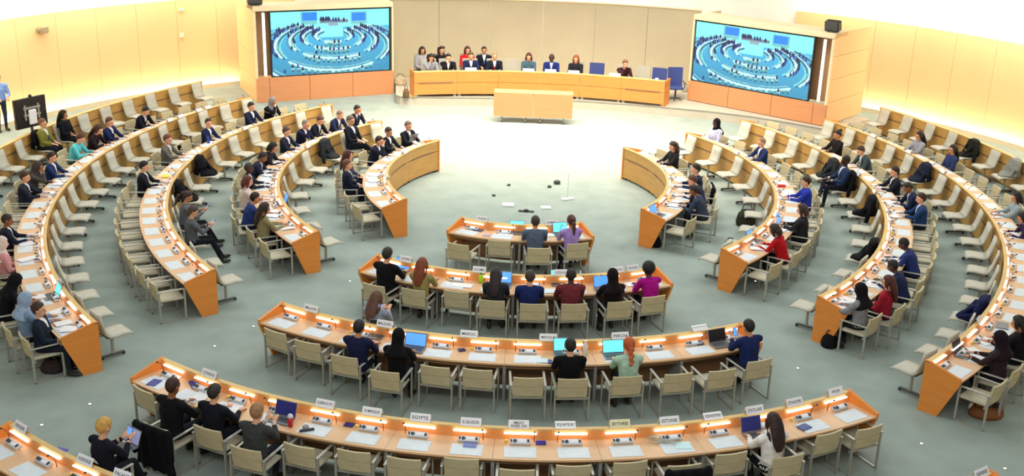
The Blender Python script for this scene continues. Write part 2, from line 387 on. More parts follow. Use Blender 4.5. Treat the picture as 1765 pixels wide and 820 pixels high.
# ------------------------------------------------------------------ chairs
def armchair_proto():
    t = empty('armchair')
    MB().box((0, .02, .44), (.50, .48, .06), bev=.02).obj('seat', M_FAB2, t)
    # gently curved back made of two upholstered bands
    for z0, z1, y in ((.46, .632, -.235), (.637, .80, -.262)):
        V = []; F = []; n = 6
        for i in range(n+1):
            x = -.245+.49*i/n; cv = .03*(1-(x/.245)**2)
            for yy, z in ((y-cv, z0), (y-cv+.035, z0), (y-cv+.035-.03, z1), (y-cv-.03, z1)): V.append((x, yy, z))
        for i in range(n):
            for k in range(4): F.append((i*4+k, i*4+(k+1) % 4, i*4+4+(k+1) % 4, i*4+4+k))
        F += [(0, 1, 2, 3), (n*4, n*4+3, n*4+2, n*4+1)]
        mesh_obj('backrest', V, F, M_FAB, t)
    for s in (-1, 1):
        x = s*.280
        f = MB(); f.box((x, -.24, .32), (.025, .035, .63)); f.box((x, .25, .32), (.025, .035, .63)); f.box((x, .005, .0125), (.025, .52, .025))
        f.obj('side_frame', M_METAL, t)
        MB().box((x, .0, .642), (.045, .55, .022), bev=.006).obj('armrest', M_METAL, t)
    MB().box((0, -.2, .40), (.58, .025, .03)).obj('cross_rail', M_METAL, t)
    return t
ARM = armchair_proto()
def shell_proto():
    t = empty('shell_chair')
    def sheet(name, prof, w0, w1, th=.035):
        V = []; F = []; n = len(prof); m = 4
        for i, (y, z) in enumerate(prof):
            a = prof[max(0, i-1)]; b = prof[min(n-1, i+1)]; d = Vector((b[0]-a[0], b[1]-a[1])).normalized(); nn = (-d.y*th, d.x*th)
            w = w0+(w1-w0)*i/(n-1)
            for j in range(m+1):
                x = -w/2+w*j/m; dip = .012*(1-(2*x/w)**2)
                V.append((x, y+nn[0]*0-(dip if abs(d.y) > .7 else 0), z-(dip if abs(d.y) <= .7 else 0)))
            for j in range(m+1):
                x = -w/2+w*j/m
                V.append((x, y-nn[0], z-nn[1]))
        q = 2*(m+1)
        for i in range(n-1):
            for j in range(m):
                F.append((i*q+j, i*q+j+1, (i+1)*q+j+1, (i+1)*q+j)); F.append((i*q+m+1+j, (i+1)*q+m+1+j, (i+1)*q+m+2+j, i*q+m+2+j))
            F.append((i*q, (i+1)*q, (i+1)*q+m+1, i*q+m+1)); F.append((i*q+m, i*q+q-1, (i+1)*q+q-1, (i+1)*q+m))
        F.append(tuple(range(m+1))+tuple(range(q-1, m, -1))); b0 = (n-1)*q
        F.append(tuple(range(b0, b0+m+1))+tuple(range(b0+q-1, b0+m, -1)))
        return mesh_obj(name, V, F, M_SHELL, t, True)
    sheet('shell_seat', [(.38, .425), (.34, .455), (.22, .46), (.06, .445), (-.045, .455)], .46, .45)
    sheet('shell_back', [(-.05, .46), (-.10, .52), (-.135, .62), (-.17, .76), (-.20, .92)], .45, .41)
    MB().loft([(0, .08, .05), (0, .08, .42)], [.03, .03], 8).obj('column', M_METAL, t)
    MB().box((0, .08, .42), (.22, .24, .03)).obj('seat_bracket', M_DGREY, t)
    MB().box((0, .06, .05), (.07, .46, .035), bev=.01).obj('base_bar', M_DGREY, t)
    for y in (-.13, .27):
        MB().loft([(-.022, y, .03), (.022, y, .03)], [.03, .03], 10).obj('castor', M_BLACK, t)
    return t
SHELL = shell_proto()
SEATS = {}      # (row, index) -> dict(a, off, occ)
for k, R in ROWS.items():
    if not R.n: continue
    for i, a in enumerate(R.ang): SEATS[(k, i)] = dict(a=a, off={'B4': .70, 'B3': .86, 'B2': .86, 'B1': .95, 'B5': .80}.get(k, .84), occ=None)
# centre-block chairs one by one, from the top of each backrest in the photograph
TOPS = {'B1': [(796, 421), (859.5, 414), (929, 427), (996, 419)],
 'B2': [(644, 490), (712, 498), (786, 501), (848, 517), (919, 523), (990, 523), (1069, 519), (1127, 510)],
 'B3': [(475, 570), (528, 588), (593, 613), (663, 639), (751, 631), (824, 636), (910, 650), (988, 652), (1082, 648), (1171, 643), (1246, 637), (1310, 620)],
 'B4': [(247, 670), None, (357, 737), (423, 772), (517, 767), (609, 776), (697, 789), (795, 789), (892, 808), (989, 801), (1085, 795), (1180, 800), (1261, 780), (1360, 785), (1429, 745), (1501, 735)]}
for k, L_ in TOPS.items():
    for i, px in enumerate(L_):
        if px is None: continue
        R = ROWS[k]; p = at(px[0], px[1], .80); a = math.atan2(p[1]-R.c[1], p[0]-R.c[0])
        SEATS[(k, i)].update(a=a, off=math.hypot(p[0]-R.c[0], p[1]-R.c[1])-R.r-.27, fixed=True)
SHELLS = {}
for k in ('L2', 'L3', 'L4', 'L5', 'R2', 'R3', 'R4', 'R5'):
    R = ROWS[k]; rr = R.r-.30; p = {'2': 1.13, '3': 1.03, '4': .965, '5': .99}[k[1]]
    L = abs(R.a1-R.a0)*rr; n = int((L-.05)/p); s = 1 if R.a1 > R.a0 else -1
    for i in range(n): SHELLS[(k, i)] = dict(a=R.a0+s*(.38+i*(L-.82)/(n-1))/rr, off=-.30, occ=None)

# ------------------------------------------------------------------ people
def ik(S, T, a, b, pole):
    S = Vector(S); T = Vector(T); d = T-S; L = min(d.length, (a+b)*.995); dn = d.normalized(); T = S+dn*L
    x = (a*a-b*b+L*L)/(2*L); h = math.sqrt(max(0, a*a-x*x)); p = Vector(pole); p = (p-dn*p.dot(dn)).normalized()
    return S+dn*x+p*h, T
SKIN_, TOP_, BOT_, SHOE_, SHIRT_ = range(5)
def build_body(P):
    """one continuous body surface; P describes the pose. Returns mesh, head matrix."""
    prims = []
    def add(tagv, f): b = MB(); f(b); prims.append((tagv, b))
    stand = P.get('stand', False); hz = .93 if stand else .545
    lean = D(P.get('lean', 8)); slim = P.get('slim', 1.0)
    H0 = Vector((0, 0, hz)); up = Vector((0, math.sin(lean), math.cos(lean))); fw = Vector((0, math.cos(lean), -math.sin(lean)))
    up2 = Vector((0, math.sin(lean*1.5), math.cos(lean*1.5)))
    waist = H0+up*.15; chest = waist+up*.18; sh = chest+up2*.125; nb = sh+up2*.05; HS = 1.13 
    neck_up = Vector((0, math.sin(lean*1.2+.15), math.cos(lean*1.2+.15)))
    hc = nb+neck_up*.168
    add(TOP_, lambda b: b.loft([H0-up*.10, H0-up*.05, H0, waist, chest, sh-up2*.02, sh+up2*.03, nb+up2*.0], [(.11, .10), (.18*slim, .135), (.19*slim, .145), (.175*slim, .130), (.20*slim, .142), (.19*slim, .115), (.125*slim, .085), (.060, .056)], 16, up=(0, 1, 0)))
    SH = {}
    for s in (-1, 1):
        S = sh+Vector((s*.21*slim, 0, -.015)); SH[s] = S
        add(TOP_, lambda b: b.capsule(sh+Vector((s*.07, 0, .0)), S, .070, .070))
        tgt = P['hands'][0 if s < 0 else 1]; pole = P.get('pole', (.55, -.35, -.8))
        E_, W_ = ik(S, tgt, .29, .255, (s*pole[0], pole[1], pole[2]))
        add(TOP_, lambda b: b.capsule(S, E_, .067, .052))
        fa = (W_-E_).normalized()
        add(TOP_, lambda b: b.capsule(E_, W_-fa*.02, .052, .036))
        add(SHIRT_, lambda b: b.capsule(W_-fa*.015, W_-fa*.002, .030, .030))
        # hand: palm, four unequal fingers and a thumb on its side
        hd = Vector(P.get('hdir', (0, 1, -.1))).normalized()
        if 'hdir%d' % s in P: hd = Vector(P['hdir%d' % s]).normalized()
        side = Vector((s, 0, 0)); side = (side-hd*side.dot(hd)).normalized(); dn = hd.cross(side)*s
        if dn.z > 0: dn = -dn
        Wp = W_+hd*.045
        add(SKIN_, lambda b: b.capsule(W_-fa*.03, W_+hd*.02, .025, .026))
        rot = Matrix((side, hd, -dn)).transposed()
        add(SKIN_, lambda b: b.ell(Wp, (.040, .050, .018), 10, 8, rot))
        for q, (o, Ln) in enumerate(((-.030, .062), (-.010, .073), (.011, .068), (.030, .052))):
            k0 = Wp+hd*.036+side*o; k1 = k0+hd*Ln*.5+dn*.006; k2 = k1+hd*Ln*.32+dn*Ln*.32
            add(SKIN_, lambda b: (b.capsule(k0, k1, .0098, .0092, 6), b.capsule(k1, k2, .0092, .0082, 6)))
        t0 = Wp-side*.028-hd*.02; t1 = t0-side*.022+hd*.028+dn*.006; t2 = t1+hd*.028-side*.002
        add(SKIN_, lambda b: (b.capsule(t0, t1, .0125, .011, 6), b.capsule(t1, t2, .011, .009, 6)))
        # legs
        hp = H0+Vector((s*.09, .0, -.02))
        kn, an = P['legs'][0 if s < 0 else 1]; kn = Vector(kn); an = Vector(an)
        add(BOT_, lambda b: (b.capsule(hp, kn, .088, .062, 12), b.capsule(kn, an, .060, .042, 10)))
        fd = Vector(P.get('fdir%d' % s, (s*.15, 1, 0))).normalized()
        r2 = fd.to_track_quat('Y', 'Z').to_matrix()
        add(SHOE_, lambda b: (b.ell(an+fd*.075+Vector((0, 0, -.035)), (.046, .135, .042), 12, 8, r2), b.capsule(an, an+Vector((0, 0, -.03)), .042, .046)))
    # neck and head
    add(SKIN_, lambda b: b.capsule(nb-up2*.03, hc-neck_up*.06, .056, .052, 12))
    add(SHIRT_, lambda b: b.loft([nb-up2*.02, nb+up2*.004], [(.057, .058), (.055, .056)], 14))
    hy, hp_ = D(P.get('yaw', 0)), D(P.get('hpitch', -8))
    RH = Matrix.Rotation(hy, 3, 'Z')@Matrix.Rotation(hp_, 3, 'X')
    def hv(x, y, z): return hc+RH@Vector((x*HS, y*HS, z*HS))
    add(SKIN_, lambda b: b.ell(hv(0, -.005, .018), (.087, .108, .111), 16, 12, RH))
    add(SKIN_, lambda b: b.ell(hv(0, .022, -.045), (.066, .077, .081), 14, 10, RH))
    add(SKIN_, lambda b: b.capsule(hv(0, .092, .01), hv(0, .108, -.022), .011, .017, 8))
    add(SKIN_, lambda b: b.ell(hv(0, .088, -.055), (.029, .016, .016), 8, 6, RH))
    for s in (-1, 1):
        add(SKIN_, lambda b: b.ell(hv(s*.080, -.005, -.005), (.014, .025, .037), 8, 6, RH))
        add(SKIN_, lambda b: b.ell(hv(s*.030, .078, .030), (.029, .016, .010), 8, 6, RH))
    V = []; F = []; tags = []; pts = []
    for tg, b in prims:
        n = len(V); V += b.V; F += [tuple(i+n for i in f) for f in b.F]
        for f in b.F:
            c = Vector((0, 0, 0))
            for i in f: c += Vector(b.V[i])
            pts.append((c/len(f), tg))
        for v in b.V: pts.append((Vector(v), tg))
    me = bpy.data.meshes.new('tmp'); me.from_pydata(V, [], F); me.update()
    o = bpy.data.objects.new('tmp', me); COL.objects.link(o)
    md = o.modifiers.new('r', 'REMESH'); md.mode = 'VOXEL'; md.voxel_size = P.get('vox', .0125); md.use_smooth_shade = True
    m2 = o.modifiers.new('s', 'SMOOTH'); m2.factor = .5; m2.iterations = 2
    dg = bpy.context.evaluated_depsgraph_get(); out = bpy.data.meshes.new_from_object(o.evaluated_get(dg)); out.name = 'body'
    bpy.data.objects.remove(o)
    kd = KDTree(len(pts))
    for i, (p, tg) in enumerate(pts): kd.insert(p, i)
    kd.balance()
    n = len(out.polygons); ctr = np.empty(n*3); out.polygons.foreach_get('center', ctr); ctr = ctr.reshape(-1, 3)
    nor = np.empty(n*3); out.polygons.foreach_get('normal', nor); nor = nor.reshape(-1, 3)
    mi = np.zeros(n, int)
    jk = P.get('jacket', True)
    for i in range(n):
        p = Vector(ctr[i]); tg = pts[kd.find(p)[1]][1]
        if tg == TOP_:
            rel = p-H0; h = rel.dot(up); f_ = rel.dot(fw)
            if h < .02 and abs(p.x) < .2 and (f_ > .02 or h < -.03): tg = BOT_
            elif jk and abs(p.x) < .050*max(0, (h-.24))/.24 and nor[i][1] > .25 and f_ > .03: tg = SHIRT_
        if tg == SHIRT_ and (p-nb).length < .12 and nor[i][1] < .1: tg = TOP_
        if tg == SHOE_ and p.z > .45 and not P.get('cross'): tg = BOT_
        mi[i] = tg
    out.polygons.foreach_set('material_index', mi.tolist()); out.polygons.foreach_set('use_smooth', [True]*n)
    for _ in range(5): out.materials.append(M_GREY)
    head = Matrix.Translation(hc)@RH.to_4x4()@Matrix.Scale(HS, 4)
    tie = None
    if jk:
        c0 = nb+fw*.062-up2*.01; c1 = chest+fw*.130; c2 = waist+up*.05+fw*.125
        b = MB(); 
        for (p, q, w0, w1) in ((c0, c1, .012, .024), (c1, c2, .024, .028)):
            b.add([p+Vector((-w0, 0, 0)), p+Vector((w0, 0, 0)), q+Vector((w1, 0, 0)), q+Vector((-w1, 0, 0)),
                   p+Vector((-w0, 0, 0))+fw*.012, p+Vector((w0, 0, 0))+fw*.012, q+Vector((w1, 0, 0))+fw*.012, q+Vector((-w1, 0, 0))+fw*.012],
                  [(0, 1, 2, 3), (4, 5, 6, 7), (0, 1, 5, 4), (1, 2, 6, 5), (2, 3, 7, 6), (3, 0, 4, 7)])
        tie = b
    return out, head, tie
def legs(kind):
    if kind == 'desk': return [((-.11, .40, .535), (-.12, .40, .085)), ((.11, .40, .535), (.12, .42, .085))]
    if kind == 'tuck': return [((-.12, .40, .535), (-.13, .22, .085)), ((.11, .41, .535), (.12, .30, .085))]
    if kind == 'cross': return [((-.09, .41, .545), (-.06, .44, .085)), ((.06, .45, .66), (-.20, .62, .36))]
    if kind == 'out': return [((-.11, .42, .54), (-.14, .66, .085)), ((.11, .42, .54), (.13, .60, .085))]
    if kind == 'stand': return [((-.10, .02, .50), (-.11, -.02, .085)), ((.10, .03, .50), (.12, .02, .085))]
HDESK = ((-.13, .46, .785), (.13, .46, .785))
POSES = {
 'type': dict(lean=4, hands=HDESK, legs=legs('desk'), hpitch=-14),
 'typef': dict(lean=3, hands=((-.11, .46, .785), (.11, .46, .785)), legs=legs('tuck'), hpitch=-14, slim=.9, jacket=False),
 'typeL': dict(lean=6, hands=((-.15, .44, .785), (.10, .47, .785)), legs=legs('desk'), hpitch=-5, yaw=38),
 'typeR': dict(lean=6, hands=((-.10, .46, .785), (.16, .44, .785)), legs=legs('tuck'), hpitch=-5, yaw=-38),
 'write': dict(lean=19, hands=((-.16, .50, .785), (.09, .52, .785)), legs=legs('tuck'), hpitch=-28),
 'writef': dict(lean=17, hands=((-.16, .50, .785), (.09, .50, .785)), legs=legs('tuck'), hpitch=-28, slim=.9, jacket=False),
 'chin': dict(lean=14, hands=((-.10, .48, .785), (.05, .35, 1.10)), legs=legs('desk'), hpitch=-12, pole=(.4, .1, -.9), hdir1=(-.3, .2, 1)),
 'chinf': dict(lean=14, hands=((-.10, .48, .785), (.05, .35, 1.09)), legs=legs('desk'), hpitch=-18, slim=.9, jacket=False, pole=(.4, .1, -.9), hdir1=(-.3, .2, 1)),
 'lap': dict(lean=-2, hands=((-.10, .28, .66), (.08, .30, .66)), legs=legs('desk'), hpitch=-6),
 'lapf': dict(lean=-2, hands=((-.09, .28, .66), (.08, .29, .66)), legs=legs('tuck'), hpitch=-8, slim=.9, jacket=False, yaw=12),
 'cross': dict(lean=-3, hands=((-.10, .32, .72), (.10, .34, .74)), legs=legs('cross'), hpitch=-10, cross=True),
 'phone': dict(lean=4, hands=((-.06, .40, .86), (.06, .42, .87)), legs=legs('out'), hpitch=-26, slim=.92, jacket=False, hdir=(0, .7, .6)),
 'phonem': dict(lean=6, hands=((-.07, .42, .90), (.06, .42, .90)), legs=legs('tuck'), hpitch=-14, hdir=(0, .7, .6)),
 'stand': dict(lean=1, stand=True, hands=((-.12, .26, 1.05), (.12, .26, 1.05)), legs=legs('stand'), hpitch=-5, jacket=False, hdir=(0, .6, -.3)),
}
BODY = {}
def get_body(pose):
    if pose not in BODY:
        me, head, tie = build_body(POSES[pose]); BODY[pose] = (me, head, (mesh_data('tie', tie) if tie else None))
    return BODY[pose]
def mesh_data(name, mb, vox=None):
    me = bpy.data.meshes.new(name); me.from_pydata(mb.V, [], mb.F); me.update()
    if vox:
        o = bpy.data.objects.new('tmp', me); COL.objects.link(o)
        md = o.modifiers.new('r', 'REMESH'); md.mode = 'VOXEL'; md.voxel_size = vox; md.use_smooth_shade = True
        m2 = o.modifiers.new('s', 'SMOOTH'); m2.factor = .5; m2.iterations = 3
        dg = bpy.context.evaluated_depsgraph_get(); out = bpy.data.meshes.new_from_object(o.evaluated_get(dg)); out.name = name
        bpy.data.objects.remove(o); me = out
    me.polygons.foreach_set('use_smooth', [True]*len(me.polygons))
    me.materials.append(M_GREY); return me
HAIR = {}
def cap_shape(b, grow=1.0, low=-.02, fringe=.082, n=24, m=16):
    """hair cap: a skull shell whose face side tucks inside the head"""
    V = []; F = []
    for j in range(m+1):
        th = -PI/2+PI*j/m
        for k in range(n):
            ph = 2*PI*k/n; d = Vector((math.cos(th)*math.cos(ph), math.cos(th)*math.sin(ph), math.sin(th)))
            p = Vector((d.x*.088*grow, d.y*.106*grow-.010, d.z*.110*grow+.022))
            face = p.y > .022+.25*abs(p.x) and p.z < fringe-.35*abs(p.x)
            lowv = p.z < low and p.y > -.03
            if face or lowv: p = Vector((d.x*.055, d.y*.070-.01, d.z*.07+.01))
            if p.z < -.075: p.z = -.075
            V.append(p)
    for j in range(m):
        for k in range(n): F.append((j*n+k, j*n+(k+1) % n, (j+1)*n+(k+1) % n, (j+1)*n+k))
    b.add(V, F); b.F.append(tuple(range(len(b.V)-len(V), len(b.V)-len(V)+n))); b.F.append(tuple(range(len(b.V)-n, len(b.V))))
def get_hair(st):
    if st in HAIR: return HAIR[st]
    b = MB(); vox = .010
    if st == 'short': cap_shape(b, 1.0, -.01)
    elif st == 'buzz': cap_shape(b, .94, .0, .06)
    elif st == 'thin': cap_shape(b, .95, -.02, .085)
    elif st == 'long':
        cap_shape(b, 1.03, -.05)
        b.loft([(0, -.05, .05), (0, -.09, -.05), (0, -.115, -.16), (0, -.125, -.27), (0, -.125, -.36)], [(.085, .07), (.095, .055), (.10, .045), (.085, .035), (.045, .02)], 14, up=(0, 1, 0))
        for s in (-1, 1): b.loft([(s*.070, .02, .04), (s*.085, .01, -.05), (s*.09, -.02, -.15), (s*.08, -.06, -.24)], [.03, .028, .028, .015], 8)
    elif st == 'bob':
        cap_shape(b, 1.05, -.05)
        b.loft([(0, -.05, .05), (0, -.08, -.05), (0, -.075, -.13)], [(.09, .06), (.098, .055), (.085, .04)], 14, up=(0, 1, 0))
        for s in (-1, 1): b.loft([(s*.072, .02, .04), (s*.088, .015, -.05), (s*.082, .01, -.12)], [.028, .028, .02], 8)
    elif st == 'ponytail':
        cap_shape(b, 1.0, -.02); b.ell((0, -.115, .04), (.035, .035, .035))
        b.loft([(0, -.125, .04), (0, -.16, -.03), (0, -.16, -.14), (0, -.15, -.27)], [.026, .042, .040, .012], 10)
    elif st == 'braid':
        cap_shape(b, 1.02, -.04)
        for q in range(6): b.ell((.012*(-1)**q, -.115-.004*q, -.045-.042*q), (.042-.003*q, .034, .032))
    elif st == 'bun': cap_shape(b, 1.0, -.02); b.ell((0, -.10, .09), (.048, .048, .045))
    elif st == 'afro': b.ell((0, -.035, .035), (.118, .115, .125), 18, 12)
    elif st == 'curly':
        cap_shape(b, 1.06, -.05); rr = random.Random(3)
        for q in range(46):
            s = 1 if q % 2 else -1; z = .08-.36*rr.random(); b.ell((s*(.03+.075*rr.random()), -.03-.07*rr.random(), z), (.032, .032, .036), 8, 6)
    elif st == 'hijab':
        b.ell((0, -.012, .012), (.098, .115, .128), 18, 12)
        b.loft([(0, -.02, -.02), (0, -.02, -.10), (0, -.02, -.17), (0, -.03, -.25), (0, -.035, -.30)], [(.092, .10), (.088, .095), (.13, .115), (.19, .135), (.20, .13)], 18, up=(0, 1, 0))
        vox = .011
    me = mesh_data('hair', b, vox)
    if st == 'hijab':       # leave the face free
        bm = bmesh.new(); bm.from_mesh(me)
        kill = [f for f in bm.faces if (lambda c: c.y > .055 and abs(c.x) < .062 and -.10 < c.z < .070)(f.calc_center_median())]
        bmesh.ops.delete(bm, geom=kill, context='FACES'); bm.to_mesh(me); bm.free()
    HAIR[st] = me; return me
b = MB(); b.ell((-.030, .084, .010), (.011, .008, .007), 8, 6); b.ell((.030, .084, .010), (.011, .008, .007), 8, 6)
EYES = mesh_data('eyes', b)
b = MB(); b.ell((0, .098, -.052), (.022, .007, .006), 8, 6); LIPS = mesh_data('lips', b)
SKINS = {'p': flat('e2a987', .55), 't': flat('c98d68', .55), 'b': flat('8a5638', .5), 'd': flat('4a2e22', .5)}
M_LIP = flat('a0524a', .5)
HAIRC = {'k': 'hair_black', 'b': 'hair_brown'}
def hairm(h): return mat('hair_'+h, [(int(h[i:i+2], 16)/255)**2.2 for i in (0, 2, 4)], .6, noise=.3, nscale=30)
SHIRTW = cloth('e6e9f2'); 
def person(loc, rz, pose, hair, hcol, skin, top, bottom=None, shirt='e6e9f2', tie=None, scale=1.0, label='', fx=1.0):
    t = empty('person', loc, rz, label, 'person'); t.scale = (scale*fx, scale, scale)
    me, head, tm = get_body(pose)
    o = link(bpy.data.objects.new('body', me), t)
    jk = POSES[pose].get('jacket', True)
    ms = [SKINS[skin], cloth(top), cloth(bottom or ('20242e' if jk else '1d1f26')), mat('shoe_leather', (.015, .013, .012), .35), cloth(shirt if jk else top)]
    for i, m in enumerate(ms): o.material_slots[i].link = 'OBJECT'; o.material_slots[i].material = m
    def child(name, data, m, mtx):
        c = link(bpy.data.objects.new(name, data), t); c.matrix_local = mtx
        c.material_slots[0].link = 'OBJECT'; c.material_slots[0].material = m; return c
    if hair: child('headscarf' if hair == 'hijab' else 'hair', get_hair(hair), cloth(hcol) if hair == 'hijab' else hairm(hcol), head)
    child('eyes', EYES, M_BLACK, head); child('lips', LIPS, M_LIP, head)
    if tie and tm: child('tie', tm, cloth(tie), Matrix.Identity(4))
    return t
